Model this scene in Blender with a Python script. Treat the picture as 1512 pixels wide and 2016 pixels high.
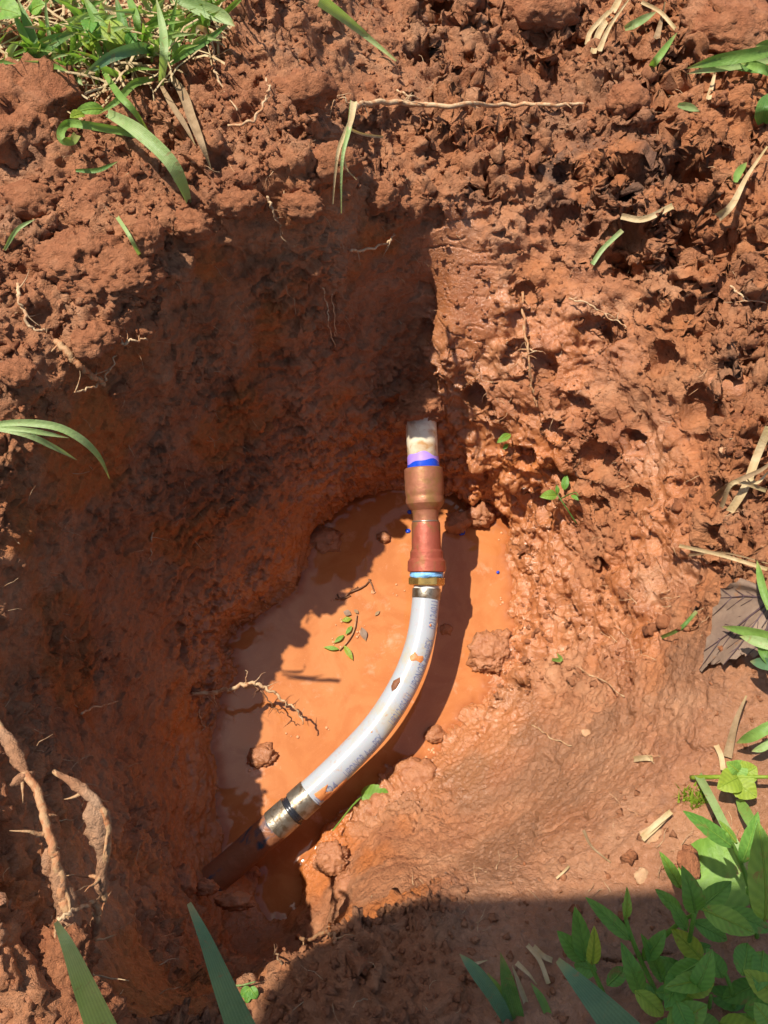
import bpy, bmesh, math, random
import numpy as np
from mathutils import Vector, Matrix

for _o in list(bpy.data.objects):
    bpy.data.objects.remove(_o)
scene = bpy.context.scene
COL = scene.collection

# ------------------------------------------------------------------ camera, sky, sun, exposure
CAM_H = 0.75
PITCH = math.radians(25.0)
FPX = 1517.0                                   # focal length in photo pixels (photo 1512 x 2016)
cam_d = bpy.data.cameras.new('camera')
cam_d.sensor_fit = 'VERTICAL'
cam_d.sensor_height = 24.0
cam_d.lens = 24.0 * FPX / 2016.0
cam_d.clip_start = 0.01
cam_d.clip_end = 2000.0
cam = bpy.data.objects.new('camera', cam_d)
COL.objects.link(cam)
cam.location = (0, 0, CAM_H)
cam.rotation_euler = (PITCH, 0, 0)
scene.camera = cam

SUN_K = np.array([0.39, -0.185])                # how far a shadow runs per metre of height
_sd = Vector((-SUN_K[0], -SUN_K[1], 1.0)).normalized()   # towards the sun
SUN_EL = math.asin(_sd.z)
SUN_AZ = math.atan2(_sd.x, _sd.y)              # clockwise from +y

world = bpy.data.worlds.new('World')
scene.world = world
world.use_nodes = True
wn = world.node_tree
bg = wn.nodes['Background']
sky = wn.nodes.new('ShaderNodeTexSky')
sky.sky_type = 'NISHITA'
sky.sun_disc = False
sky.sun_elevation = SUN_EL
sky.sun_rotation = SUN_AZ
sky.air_density = 1.0
sky.dust_density = 1.5
wn.links.new(sky.outputs[0], bg.inputs[0])
bg.inputs[1].default_value = 0.095

sun_d = bpy.data.lights.new('sun', 'SUN')
sun_d.energy = 4.5
sun_d.angle = math.radians(0.53)
sun_d.color = (1.0, 0.94, 0.84)
sun = bpy.data.objects.new('sun', sun_d)
COL.objects.link(sun)
sun.location = (-2, 1.2, 5)
sun.rotation_euler = (-_sd).to_track_quat('-Z', 'Y').to_euler()

scene.view_settings.view_transform = 'Standard'
scene.view_settings.look = 'None'
scene.view_settings.exposure = 0.68
scene.view_settings.gamma = 1.0

# ------------------------------------------------------------------ helpers
_s, _c = math.sin(PITCH), math.cos(PITCH)
def at(px, py, z):
    """point of the place seen at photo pixel px, py and lying at height z"""
    dx = (px - 756.0) / FPX; dy = (1008.0 - py) / FPX
    r = (dx, _s + dy * _c, -_c + dy * _s)
    t = (z - CAM_H) / r[2]
    return Vector((r[0] * t, r[1] * t, z))
def project(P):
    P = np.asarray(P, dtype=np.float64)
    x = P[..., 0]; y = P[..., 1]; z = P[..., 2] - CAM_H
    d = y * _s - z * _c
    u = y * _c + z * _s
    d = np.where(d > 1e-4, d, 1e-4)
    return 756 + FPX * x / d, 1008 - FPX * u / d, d

def tag(o, label=None, cat=None, group=None, kind=None):
    if label: o['label'] = label
    if cat: o['category'] = cat
    if group: o['group'] = group
    if kind: o['kind'] = kind
    return o
def link(name, me, mats, parent=None, loc=None, smooth=True):
    o = bpy.data.objects.new(name, me)
    COL.objects.link(o)
    if not isinstance(mats, (list, tuple)): mats = [mats]
    if len(me.materials) == 0:
        for m in mats: me.materials.append(m)
    if parent is not None:
        o.parent = parent
        o.matrix_parent_inverse = Matrix.Translation(-Vector(parent.location))
    if smooth and len(me.polygons):
        me.polygons.foreach_set('use_smooth', np.ones(len(me.polygons), dtype=bool))
    return o
def empty(name, loc):
    o = bpy.data.objects.new(name, None)
    COL.objects.link(o)
    o.location = loc
    o.empty_display_size = 0.02
    return o
def mesh(name, verts, faces):
    me = bpy.data.meshes.new(name)
    me.from_pydata([tuple(map(float, v)) for v in verts], [], [tuple(int(i) for i in f) for f in faces])
    me.update()
    return me
def grid_mesh(name, V, quads):
    """fast mesh from an (n,3) array and an (m,4) array of quads"""
    me = bpy.data.meshes.new(name)
    n, m = len(V), len(quads)
    me.vertices.add(n); me.vertices.foreach_set('co', np.ascontiguousarray(V, dtype=np.float32).ravel())
    me.loops.add(m * 4); me.loops.foreach_set('vertex_index', np.ascontiguousarray(quads, dtype=np.int32).ravel())
    me.polygons.add(m)
    me.polygons.foreach_set('loop_start', np.arange(0, m * 4, 4, dtype=np.int32))
    me.polygons.foreach_set('use_smooth', np.ones(m, dtype=bool))
    me.update(calc_edges=True)
    return me
def tri_mesh(name, V, tris):
    me = bpy.data.meshes.new(name)
    n, m = len(V), len(tris)
    me.vertices.add(n); me.vertices.foreach_set('co', np.ascontiguousarray(V, dtype=np.float32).ravel())
    me.loops.add(m * 3); me.loops.foreach_set('vertex_index', np.ascontiguousarray(tris, dtype=np.int32).ravel())
    me.polygons.add(m)
    me.polygons.foreach_set('loop_start', np.arange(0, m * 3, 3, dtype=np.int32))
    me.polygons.foreach_set('use_smooth', np.ones(m, dtype=bool))
    me.update(calc_edges=True)
    return me
def attr(me, name, vals):
    a = me.attributes.new(name, 'FLOAT', 'POINT')
    a.data.foreach_set('value', np.ascontiguousarray(vals, dtype=np.float32))

# ---- numpy noise
def _hash(ix, iy, iz, seed):
    h = (ix.astype(np.uint32) * np.uint32(374761393) + iy.astype(np.uint32) * np.uint32(668265263)
         + iz.astype(np.uint32) * np.uint32(2147483647) + np.uint32((seed * 974634777) & 0xffffffff))
    h = (h ^ (h >> np.uint32(13))) * np.uint32(1274126177)
    h = (h ^ (h >> np.uint32(16))) * np.uint32(2246822519)
    return h ^ (h >> np.uint32(15))
def _u01(h):
    return (h >> np.uint32(8)).astype(np.float32) * np.float32(1.0 / 16777216.0)
CH = 60000
def _chunked(fn, P):
    n = len(P)
    if n <= CH: return fn(P)
    return np.concatenate([fn(P[i:i + CH]) for i in range(0, n, CH)])
def vnoise(P, scale, seed=0):
    """smooth value noise in -1..1"""
    def f(p):
        q = p.astype(np.float32) * np.float32(scale)
        i = np.floor(q); fr = q - i; i = i.astype(np.int32)
        w = fr * fr * fr * (fr * (fr * 6 - 15) + 10)
        out = np.zeros(len(p), dtype=np.float32)
        for a in (0, 1):
            wx = w[:, 0] if a else 1 - w[:, 0]
            for b in (0, 1):
                wy = w[:, 1] if b else 1 - w[:, 1]
                for c in (0, 1):
                    wz = w[:, 2] if c else 1 - w[:, 2]
                    out += wx * wy * wz * _u01(_hash(i[:, 0] + a, i[:, 1] + b, i[:, 2] + c, seed))
        return out * 2 - 1
    return _chunked(f, P)
def fbm(P, scale, octaves, seed=0, gain=0.5, ridged=False):
    out = 0; a = 1.0; tot = 0
    for k in range(octaves):
        n = vnoise(P, scale * (2.03 ** k), seed + 17 * k)
        if ridged: n = 1 - 2 * np.abs(n)
        out = out + a * n; tot += a; a *= gain
    return out / tot
def lumps(P, scale, seed=0, keep=0.7, rmin=0.25, rmax=0.5, flat=1.0):
    """round lumps (0..~0.5 of a cell) scattered one per cell; returns height and a random per-lump value"""
    def f(p):
        q = p.astype(np.float32) * np.float32(scale)
        base = np.floor(q - 0.5).astype(np.int32)
        best = np.zeros(len(p), dtype=np.float32)
        for a in (0, 1):
            for b in (0, 1):
                for c in (0, 1):
                    ix = base[:, 0] + a; iy = base[:, 1] + b; iz = base[:, 2] + c
                    h = _hash(ix, iy, iz, seed)
                    u1 = _u01(h); h2 = h * np.uint32(2654435761) ^ (h >> np.uint32(7)); u2 = _u01(h2)
                    h3 = h2 * np.uint32(1597334677) ^ (h2 >> np.uint32(9)); u3 = _u01(h3)
                    h4 = h3 * np.uint32(3812015801) ^ (h3 >> np.uint32(11)); u4 = _u01(h4)
                    dx = q[:, 0] - (ix + 0.5 + (u1 - .5) * .7); dy = q[:, 1] - (iy + 0.5 + (u2 - .5) * .7); dz = q[:, 2] - (iz + 0.5 + (u3 - .5) * .7)
                    r = rmin + (rmax - rmin) * u4
                    on = (u4 * 7.13) % 1.0 < keep
                    d2 = dx * dx + dy * dy + dz * dz
                    hgt = np.sqrt(np.maximum(r * r - d2, 0)) * on
                    best = np.maximum(best, hgt)
        return best
    return _chunked(f, P) * flat
def plates(P, scale, seed=0):
    """broken-clay facets: a random level per cell, sharp at the cell borders"""
    def f(p):
        q = p.astype(np.float32) * np.float32(scale)
        base = np.floor(q - 0.5).astype(np.int32)
        bd = np.full(len(p), 9.0, dtype=np.float32); bv = np.zeros(len(p), dtype=np.float32)
        for a in (0, 1):
            for b in (0, 1):
                for c in (0, 1):
                    ix = base[:, 0] + a; iy = base[:, 1] + b; iz = base[:, 2] + c
                    h = _hash(ix, iy, iz, seed); u1 = _u01(h)
                    h2 = h * np.uint32(2654435761) ^ (h >> np.uint32(7)); u2 = _u01(h2)
                    h3 = h2 * np.uint32(1597334677) ^ (h2 >> np.uint32(9)); u3 = _u01(h3)
                    dx = q[:, 0] - (ix + 0.5 + (u1 - .5) * .9); dy = q[:, 1] - (iy + 0.5 + (u2 - .5) * .9); dz = q[:, 2] - (iz + 0.5 + (u3 - .5) * .9)
                    d2 = dx * dx + dy * dy + dz * dz
                    v = (u1 + u2 * 3.7 + u3 * 5.1) % 1.0
                    tilt = v + (dx * (u2 - .5) + dy * (u3 - .5) + dz * (u1 - .5)) * 1.6
                    m = d2 < bd
                    bd = np.where(m, d2, bd); bv = np.where(m, tilt, bv)
        return bv
    return _chunked(f, P)
def smooth01(x, a, b):
    t = np.clip((x - a) / (b - a), 0, 1)
    return t * t * (3 - 2 * t)

# ------------------------------------------------------------------ materials
def new_mat(name):
    m = bpy.data.materials.new(name); m.use_nodes = True
    nt = m.node_tree
    return m, nt, nt.nodes['Principled BSDF']
def N(nt, typ, **kw):
    n = nt.nodes.new(typ)
    for k, v in kw.items():
        if k.startswith('i_'):
            n.inputs[k[2:].replace('_', ' ')].default_value = v
        else: setattr(n, k, v)
    return n
def noise_node(nt, scale, detail=4, rough=0.55, coord=None, dist=0.0):
    n = N(nt, 'ShaderNodeTexNoise')
    n.inputs['Scale'].default_value = scale; n.inputs['Detail'].default_value = detail
    n.inputs['Roughness'].default_value = rough; n.inputs['Distortion'].default_value = dist
    if coord is not None: nt.links.new(coord, n.inputs['Vector'])
    return n
def ramp(nt, fac, stops):
    r = N(nt, 'ShaderNodeValToRGB')
    el = r.color_ramp.elements
    while len(el) > len(stops): el.remove(el[-1])
    while len(el) < len(stops): el.new(0.5)
    for e, (p, c) in zip(el, stops):
        e.position = p; e.color = (*c, 1) if len(c) == 3 else c
    nt.links.new(fac, r.inputs[0])
    return r.outputs[0]
def mix(nt, fac, a, b, blend='MIX'):
    n = N(nt, 'ShaderNodeMix', data_type='RGBA', blend_type=blend)
    for k, v in ((0, fac), (6, a), (7, b)):
        if hasattr(v, 'links') or hasattr(v, 'is_output'): nt.links.new(v, n.inputs[k])
        elif isinstance(v, (int, float)): n.inputs[k].default_value = v
        else: n.inputs[k].default_value = (*v, 1)
    return n.outputs[2]
def vmath(nt, op, a, b):
    n = N(nt, 'ShaderNodeMath', operation=op)
    for k, v in ((0, a), (1, b)):
        if isinstance(v, (int, float)): n.inputs[k].default_value = v
        else: nt.links.new(v, n.inputs[k])
    return n.outputs[0]
def bump(nt, height, dist, strength=1.0, normal=None):
    b = N(nt, 'ShaderNodeBump'); b.inputs['Distance'].default_value = dist; b.inputs['Strength'].default_value = strength
    nt.links.new(height, b.inputs['Height'])
    if normal is not None: nt.links.new(normal, b.inputs['Normal'])
    return b.outputs[0]

CLAY_A = (0.415, 0.168, 0.072)
CLAY_B = (0.325, 0.115, 0.046)
CLAY_C = (0.480, 0.235, 0.118)
CLAY_ORANGE = (0.460, 0.145, 0.036)
TOPSOIL = (0.145, 0.072, 0.042)
def clay_material(name, attrs=True, wet=0.0, tint=None):
    m, nt, b = new_mat(name)
    tc = N(nt, 'ShaderNodeTexCoord').outputs['Object']
    n1 = noise_node(nt, 22, 5, 0.6, tc, 0.4)
    col = ramp(nt, n1.outputs[0], [(0.30, CLAY_B), (0.5, CLAY_A), (0.72, CLAY_C)])
    n2 = noise_node(nt, 160, 4, 0.65, tc)
    col = mix(nt, 0.35, col, ramp(nt, n2.outputs[0], [(0.3, (0.62, 0.58, 0.56)), (0.55, (1, 1, 1)), (0.75, (1.15, 1.15, 1.2))]), 'MULTIPLY')
    wetf = None
    if attrs:
        a_or = N(nt, 'ShaderNodeAttribute', attribute_name='orange').outputs['Fac']
        a_top = N(nt, 'ShaderNodeAttribute', attribute_name='topsoil').outputs['Fac']
        a_brown = N(nt, 'ShaderNodeAttribute', attribute_name='brown').outputs['Fac']
        wetf = N(nt, 'ShaderNodeAttribute', attribute_name='wet').outputs['Fac']
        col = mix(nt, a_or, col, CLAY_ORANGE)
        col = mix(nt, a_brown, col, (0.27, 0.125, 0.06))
        col = mix(nt, a_top, col, mix(nt, 0.6, TOPSOIL, ramp(nt, n2.outputs[0], [(0.3, (0.09, 0.05, 0.032)), (0.7, (0.24, 0.13, 0.08))])))
    if tint: col = mix(nt, 1.0, col, tint, 'MULTIPLY')
    nt.links.new(col, b.inputs['Base Color'])
    n3 = noise_node(nt, 420, 3, 0.7, tc)
    if wetf is not None:
        r = N(nt, 'ShaderNodeMapRange'); nt.links.new(wetf, r.inputs[0])
        r.inputs[3].default_value = 0.74; r.inputs[4].default_value = 0.18
        rr = vmath(nt, 'ADD', r.outputs[0], vmath(nt, 'MULTIPLY', vmath(nt, 'SUBTRACT', n3.outputs[0], 0.5), 0.35))
        nt.links.new(rr, b.inputs['Roughness'])
        sp = N(nt, 'ShaderNodeMapRange'); nt.links.new(wetf, sp.inputs[0]); sp.inputs[3].default_value = 0.25; sp.inputs[4].default_value = 0.75
        nt.links.new(sp.outputs[0], b.inputs['Specular IOR Level'])
        bs = N(nt, 'ShaderNodeMapRange'); nt.links.new(wetf, bs.inputs[0]); bs.inputs[3].default_value = 0.0040; bs.inputs[4].default_value = 0.0013
        bdist = bs.outputs[0]
    else:
        b.inputs['Roughness'].default_value = 0.75 - 0.42 * wet
        b.inputs['Specular IOR Level'].default_value = 0.25 + 0.3 * wet
        bdist = None
    h = vmath(nt, 'ADD', vmath(nt, 'ADD', noise_node(nt, 260, 6, 0.72, tc, 0.6).outputs[0], vmath(nt, 'MULTIPLY', n3.outputs[0], 0.4)), vmath(nt, 'MULTIPLY', noise_node(nt, 95, 5, 0.7, tc, 1.0).outputs[0], 0.9))
    bn = N(nt, 'ShaderNodeBump'); nt.links.new(h, bn.inputs['Height'])
    if bdist is not None: nt.links.new(bdist, bn.inputs['Distance'])
    else: bn.inputs['Distance'].default_value = 0.0042 - 0.0028 * wet
    nt.links.new(bn.outputs[0], b.inputs['Normal'])
    return m
M = {}
M['clay'] = clay_material('red_clay')
M['clod'] = clay_material('dry_clod', attrs=False, wet=0.0, tint=(0.95, 0.9, 0.9))
M['mud'] = clay_material('wet_mud', attrs=False, wet=0.95)
M['soil_root'] = clay_material('soil_on_root', attrs=False, wet=0.0, tint=(1.1, 1.35, 1.6))

def water_material():
    m, nt, b = new_mat('muddy_water')
    tc = N(nt, 'ShaderNodeTexCoord').outputs['Object']
    n1 = noise_node(nt, 9, 4, 0.55, tc, 1.2)
    col = ramp(nt, n1.outputs[0], [(0.3, (0.415, 0.143, 0.043)), (0.7, (0.475, 0.185, 0.066))])
    n2 = noise_node(nt, 38, 6, 0.7, tc, 0.3)
    scum = ramp(nt, n2.outputs[0], [(0.56, (0, 0, 0)), (0.68, (1, 1, 1))])
    n2b = noise_node(nt, 8, 2, 0.5, tc)
    scum = vmath(nt, 'MULTIPLY', scum, ramp(nt, n2b.outputs[0], [(0.42, (0, 0, 0)), (0.56, (0.9, 0.9, 0.9))]))
    n4 = noise_node(nt, 16, 5, 0.6, tc, 2.5)
    col = mix(nt, ramp(nt, n4.outputs[0], [(0.40, (0.6, 0.6, 0.6)), (0.55, (0, 0, 0))]), col, (0.37, 0.118, 0.034))
    col = mix(nt, scum, col, (0.58, 0.27, 0.15))
    n3 = noise_node(nt, 900, 2, 0.5, tc)
    col = mix(nt, ramp(nt, n3.outputs[0], [(0.66, (0, 0, 0)), (0.72, (0.35, 0.35, 0.35))]), col, (0.72, 0.34, 0.16))
    a_sh = N(nt, 'ShaderNodeAttribute', attribute_name='shallow').outputs['Fac']
    col = mix(nt, a_sh, col, (0.30, 0.092, 0.028))
    nt.links.new(col, b.inputs['Base Color'])
    nt.links.new(ramp(nt, n2.outputs[0], [(0.5, (0.04, 0.04, 0.04)), (0.7, (0.16, 0.16, 0.16))]), b.inputs['Roughness'])
    b.inputs['IOR'].default_value = 1.33
    b.inputs['Subsurface Weight'].default_value = 0.0
    b.inputs['Subsurface Radius'].default_value = (1.0, 0.35, 0.12)
    b.inputs['Subsurface Scale'].default_value = 0.006
    nt.links.new(bump(nt, noise_node(nt, 30, 2, 0.5, tc).outputs[0], 0.0004), b.inputs['Normal'])
    return m
M['water'] = water_material()

# ------------------------------------------------------------------ the ground with the dug hole
C0 = np.array([0.0, 0.21])
# outlines of the hole at growing height: (photo x, photo y, height)
SHORE = [(830,962),(905,1000),(985,1020),(1003,1060),(985,1100),(1000,1180),(985,1245),(955,1300),(950,1350),(890,1420),(850,1490),(770,1500),
         (700,1565),(640,1625),(610,1690),(560,1725),(510,1715),(470,1690),(440,1660),(430,1620),(440,1550),(425,1430),(470,1330),(445,1265),
         (530,1205),(590,1165),(612,1100),(640,1030),(690,990),(750,968)]
SHORE = [(x, y, 0.0) for x, y in SHORE]
FOOT = [(830,900,.055),(905,920,.06),(985,960,.06),(1050,1020,.055),(1075,1120,.05),(1085,1220,.05),(1060,1310,.045),(1000,1400,.04),(925,1490,.04),
        (820,1560,.035),(740,1620,.04),(690,1700,.07),(690,1780,.08),(640,1850,.06),(550,1890,.05),(460,1860,.05),(400,1790,.075),(350,1690,.065),
        (345,1560,.06),(345,1440,.06),(385,1330,.06),(390,1250,.06),(470,1175,.06),(545,1080,.06),(610,985,.06),(715,925,.06)]
MID = [(828,640,.165),(875,690,.17),(920,735,.16),(1000,810,.15),(1080,870,.145),(1160,950,.145),(1215,1080,.145),(1230,1250,.145),(1180,1400,.135),(1080,1530,.125),(960,1650,.125),
       (850,1745,.16),(745,1800,.19),(650,1865,.19),(560,1905,.19),(450,1945,.17),(350,1890,.20),(285,1740,.20),(235,1570,.19),
       (185,1400,.17),(205,1250,.17),(235,1100,.175),(305,975,.19),(420,850,.20),(560,740,.208),(700,680,.20),(780,650,.178)]
RIM = [(822,385,.282),(870,385,.28),(930,375,.275),(1000,350,.275),(1150,300,.28),(1300,380,.285),(1400,580,.285),(1440,850,.28),(1450,1050,.275),(1440,1250,.27),(1390,1450,.255),
       (1240,1600,.235),(1050,1690,.215),(900,1740,.225),(775,1768,.245),(690,1828,.25),(600,1878,.25),(520,1900,.24),(420,1985,.26),(160,2035,.375),(-15,1885,.40),
       (-30,1700,.376),(-60,1480,.368),(-70,1300,.32),(-50,1100,.32),(5,900,.33),(80,750,.34),(250,620,.345),(300,490,.352),(390,385,.368),(480,345,.376),(560,338,.378),(635,340,.377),(675,352,.33),(715,372,.296),(770,380,.286)]
TAU = 2 * math.pi
NT = 1300
TH = np.arange(NT) / NT * TAU
def ring_polar(pts, sig):
    W = np.array([list(at(*p)) for p in pts])
    d = W[:, :2] - C0
    th = np.arctan2(d[:, 1], d[:, 0]) % TAU; r = np.hypot(d[:, 0], d[:, 1])
    o = np.argsort(th); th, r, z = th[o], r[o], W[o, 2]
    t3 = np.concatenate([th - TAU, th, th + TAU])
    rr = np.interp(TH, t3, np.tile(r, 3)); zz = np.interp(TH, t3, np.tile(z, 3))
    k = int(NT * sig / 360 * 3); g = np.exp(-0.5 * (np.arange(-k, k + 1) / (NT * sig / 360.0)) ** 2); g /= g.sum()
    f = lambda a: np.convolve(np.concatenate([a[-k:], a, a[:k]]), g, 'valid')
    return f(rr), f(zz)
rS, zS = ring_polar(SHORE, 1.5); rF, zF = ring_polar(FOOT, 2.5); rM, zM = ring_polar(MID, 1.3); rR, zR = ring_polar(RIM, 2.2)
zz0 = np.zeros(NT)
def ring_noise(k, seed):
    return vnoise(np.stack([np.cos(TH), np.sin(TH), np.zeros(NT) + .37], 1) * k, 1.0, seed)
_bk = smooth01(TH, 1.55, 1.75) * (1 - smooth01(TH, 3.6, 4.2))
rR = rR + _bk * (0.006 * ring_noise(7, 1) + 0.005 * ring_noise(19, 2)); zR = zR + _bk * (0.006 * ring_noise(9, 3) + 0.006 * ring_noise(23, 4))
rM = rM + _bk * (0.006 * ring_noise(6, 5) + 0.003 * ring_noise(15, 6))
Z_OUT = 0.29 + 0.098 * smooth01(TH, 1.52, 1.85) - 0.035 * smooth01(TH, 2.6, 4.2) - 0.045 * smooth01(TH, 4.6, 5.6)
rO = rR + 0.10 + 0.02 * np.sin(3 * TH)
knots_r = [zz0, rS * 0.55, rS * 0.85, rS, np.maximum(rF, rS - .004), np.maximum(rM, rF - .012), np.maximum(rR, rM - .012), rR + 0.035, rO, np.maximum(rO + .1, .70)]
knots_z = [zz0 - .035, zz0 - .03, zz0 - .012, zS, zF, zM, zR, zR + .35 * (Z_OUT - zR), Z_OUT * .6 + zR * .4, zz0 + Z_OUT]
KR = np.stack(knots_r, 1); KZ = np.stack(knots_z, 1); NK = KR.shape[1]
def hermite(K, dense):
    d = np.diff(K, axis=1)
    s = np.zeros_like(K)
    a, b = d[:, :-1], d[:, 1:]
    s[:, 1:-1] = np.where(a * b > 0, 2 * a * b / (a + b + 1e-12), 0)
    s[:, 0] = d[:, 0]; s[:, -1] = d[:, -1]
    out = []
    for k in range(NK - 1):
        t = np.linspace(0, 1, dense, endpoint=False)[None, :]
        h00 = 2*t**3 - 3*t**2 + 1; h10 = t**3 - 2*t**2 + t; h01 = -2*t**3 + 3*t**2; h11 = t**3 - t**2
        out.append(h00 * K[:, k:k+1] + h10 * s[:, k:k+1] + h01 * K[:, k+1:k+2] + h11 * s[:, k+1:k+2])
    return np.concatenate(out + [K[:, -1:]], 1)
DN = 60
PR = hermite(KR, DN); PZ = hermite(KZ, DN)
seg = np.hypot(np.diff(PR, axis=1), np.diff(PZ, axis=1))
wgt = np.ones(seg.shape[1]); wgt[:DN] = 0.12; wgt[DN:2*DN] = 0.5; wgt[-DN:] = 0.75
S = np.concatenate([np.zeros((NT, 1)), np.cumsum(seg * wgt, 1)], 1); S /= S[:, -1:]
NR = 690
u = np.linspace(0, 1, NR)
GR = np.empty((NT, NR)); GZ = np.empty((NT, NR))
for i in range(NT):
    GR[i] = np.interp(u, S[i], PR[i]); GZ[i] = np.interp(u, S[i], PZ[i])
# the lawn beyond runs out to the horizon
far = [0.78, 0.9, 1.1, 1.4, 1.9, 2.8, 4.5, 8, 16, 40, 120, 400]
GR = np.concatenate([GR, np.tile(np.array(far), (NT, 1))], 1); GZ = np.concatenate([GZ, Z_OUT[:, None] + (0.33 - Z_OUT[:, None]) * np.clip((np.array(far)[None] - .75) / 2, 0, 1)], 1)
NRT = NR + len(far)
V = np.stack([C0[0] + GR * np.cos(TH)[:, None], C0[1] + GR * np.sin(TH)[:, None], GZ], -1)     # (theta, radius, xyz)
def grid_normals(V):
    du = np.roll(V, -1, 0) - np.roll(V, 1, 0)
    dv = np.empty_like(V); dv[:, 1:-1] = V[:, 2:] - V[:, :-2]; dv[:, 0] = V[:, 1] - V[:, 0]; dv[:, -1] = V[:, -1] - V[:, -2]
    n = np.cross(dv, du); n *= np.sign(n[..., 2:3].mean())
    n = np.cross(du, dv) if n[NT // 4, 500, 2] < 0 else n
    l = np.linalg.norm(n, axis=-1, keepdims=True); n = n / np.maximum(l, 1e-12)
    n[:, 0] = (0, 0, 1)
    return n
N0 = grid_normals(V)
BASE = V.reshape(-1, 3).copy()
PXB, PYB, _ = project(BASE)
nearm = (GR.ravel() < 0.72)
IDX = np.nonzero(nearm)[0]
P = BASE[IDX]; PX = PXB[IDX]; PY = PYB[IDX]; Pz = P[:, 2]; PN = N0.reshape(-1, 3)[IDX]
thv = np.repeat(np.arange(NT), NRT)[IDX]; rv = GR.ravel()[IDX]
rel = (rv - rS[thv])                                        # distance outside the waterline
def blob(px, py, z, rad, soft=0.5):
    c = np.array(at(px, py, z)); d = np.linalg.norm(P - c, axis=1)
    return 1 - smooth01(d, rad * (1 - soft), rad * (1 + soft))
def blob_px(px, py, rad, soft=0.5):
    near = np.nonzero((np.abs(PX - px) < 9) & (np.abs(PY - py) < 9))[0]
    dep = P[near, 1] * _s - (P[near, 2] - CAM_H) * _c
    c = P[near[np.argmin(dep)]]; d = np.linalg.norm(P - c, axis=1)
    return 1 - smooth01(d, rad * (1 - soft), rad * (1 + soft))
# region masks (kept as places on the surface, in world space)
wob = fbm(P, 18, 3, 5) * 0.03
ang = np.degrees(TH)[thv]
xx, yy = P[:, 0] + wob, P[:, 1] + wob
rightw = smooth01(xx - (0.028 + 0.0 * yy), -0.006, 0.012) * smooth01(yy, 0.08, 0.16)         # lit lumpy wall right of the corner
ramp_m = smooth01(xx, 0.02, 0.07) * (1 - smooth01(yy, 0.07, 0.17))                            # smoothed ramp at lower right
zrim = zR[thv]
top_m = smooth01(Pz - zrim + wob * .6, -0.035, 0.004)                                                 # crumbly ground above the rim
leftw = (1 - np.maximum(rightw, ramp_m)) * (1 - top_m)
under = smooth01(-rel, -0.004, 0.01)
cut = np.clip(blob_px(895, 470, .03, .35) + blob_px(900, 560, .034, .35) + blob_px(890, 650, .03, .35), 0, 1)
cut *= smooth01(fbm(P, 30, 2, 402), -.5, -.1)     # smooth shovel cut beside the corner
bankwet = np.clip(1 - rel / 0.07, 0, 1) * (rel > 0)

# pass 1: large shape along the base normal
big = fbm(P, 9, 3, 11) * 0.010 + fbm(P, 24, 3, 23) * 0.0055
big *= (0.55 + 0.45 * rightw + 0.35 * top_m) * (1 - 0.55 * ramp_m) * (1 - 0.6 * cut) * (1 - 0.75 * under)
big *= np.clip(0.25 + np.abs(rel) / 0.02, 0, 1)
lump_big = lumps(P, 30, 3, 0.55, 0.28, 0.5) / 30
big += lump_big * (0.50 * rightw * (1 - cut) + 0.55 * top_m + 0.22 * leftw) * (1 - ramp_m) * (1 - under) * 0.8
# caves and pockets in the right wall
pit = lumps(P, 21, 91, 0.42, 0.20, 0.40) / 21
big -= pit * (1.15 * rightw * smooth01(Pz, 0.05, 0.10) * (1 - .9 * cut) + 0.6 * top_m + 0.18 * leftw) * (1 - ramp_m) * (1 - under)
for cx, cy, cr in ((1235,345,.017),(1352,455,.022),(1235,470,.018),(1190,510,.011),(1290,250,.012),(1350,318,.02),(1385,330,.016),(1060,728,.012),(1150,655,.013),(1360,790,.015),(1190,640,.010),(1030,905,.012),
                   (925,790,.011),(1120,820,.011),(1290,700,.012),(1225,880,.009),(1170,1010,.009),(1085,940,.010),(1330,600,.010),(1460,470,.018),(830,95,.014),(1060,75,.018),(1120,330,.011),(960,340,.012),(1385,1060,.010),(1020,1330,.007),(1180,1110,.008),(1060,1010,.012)):
    big -= blob_px(cx, cy, cr, .24) * cr * (1.5 + .4 * vnoise(P, 60, 7))
big -= (blob_px(548, 1735, .016, .5) * .016 + blob_px(520, 1810, .03, .6) * .012)
disp = np.zeros(len(BASE)); disp[IDX] = big
V1 = (BASE + N0.reshape(-1, 3) * disp[:, None]).reshape(V.shape)
# ragged sideways pull, so lips overhang a little
Q = V1.reshape(-1, 3)[IDX]
warp = np.stack([fbm(Q, 55, 2, 41), fbm(Q, 55, 2, 57), fbm(Q, 55, 2, 73)], 1)
amp = (0.0030 * leftw + 0.0048 * rightw + 0.0055 * top_m) * (1 - .8 * ramp_m) * (1 - under) * (1 - .8 * cut)
Q = Q + warp * amp[:, None]
V1.reshape(-1, 3)[IDX] = Q
N1 = grid_normals(V1).reshape(-1, 3)[IDX]
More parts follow.
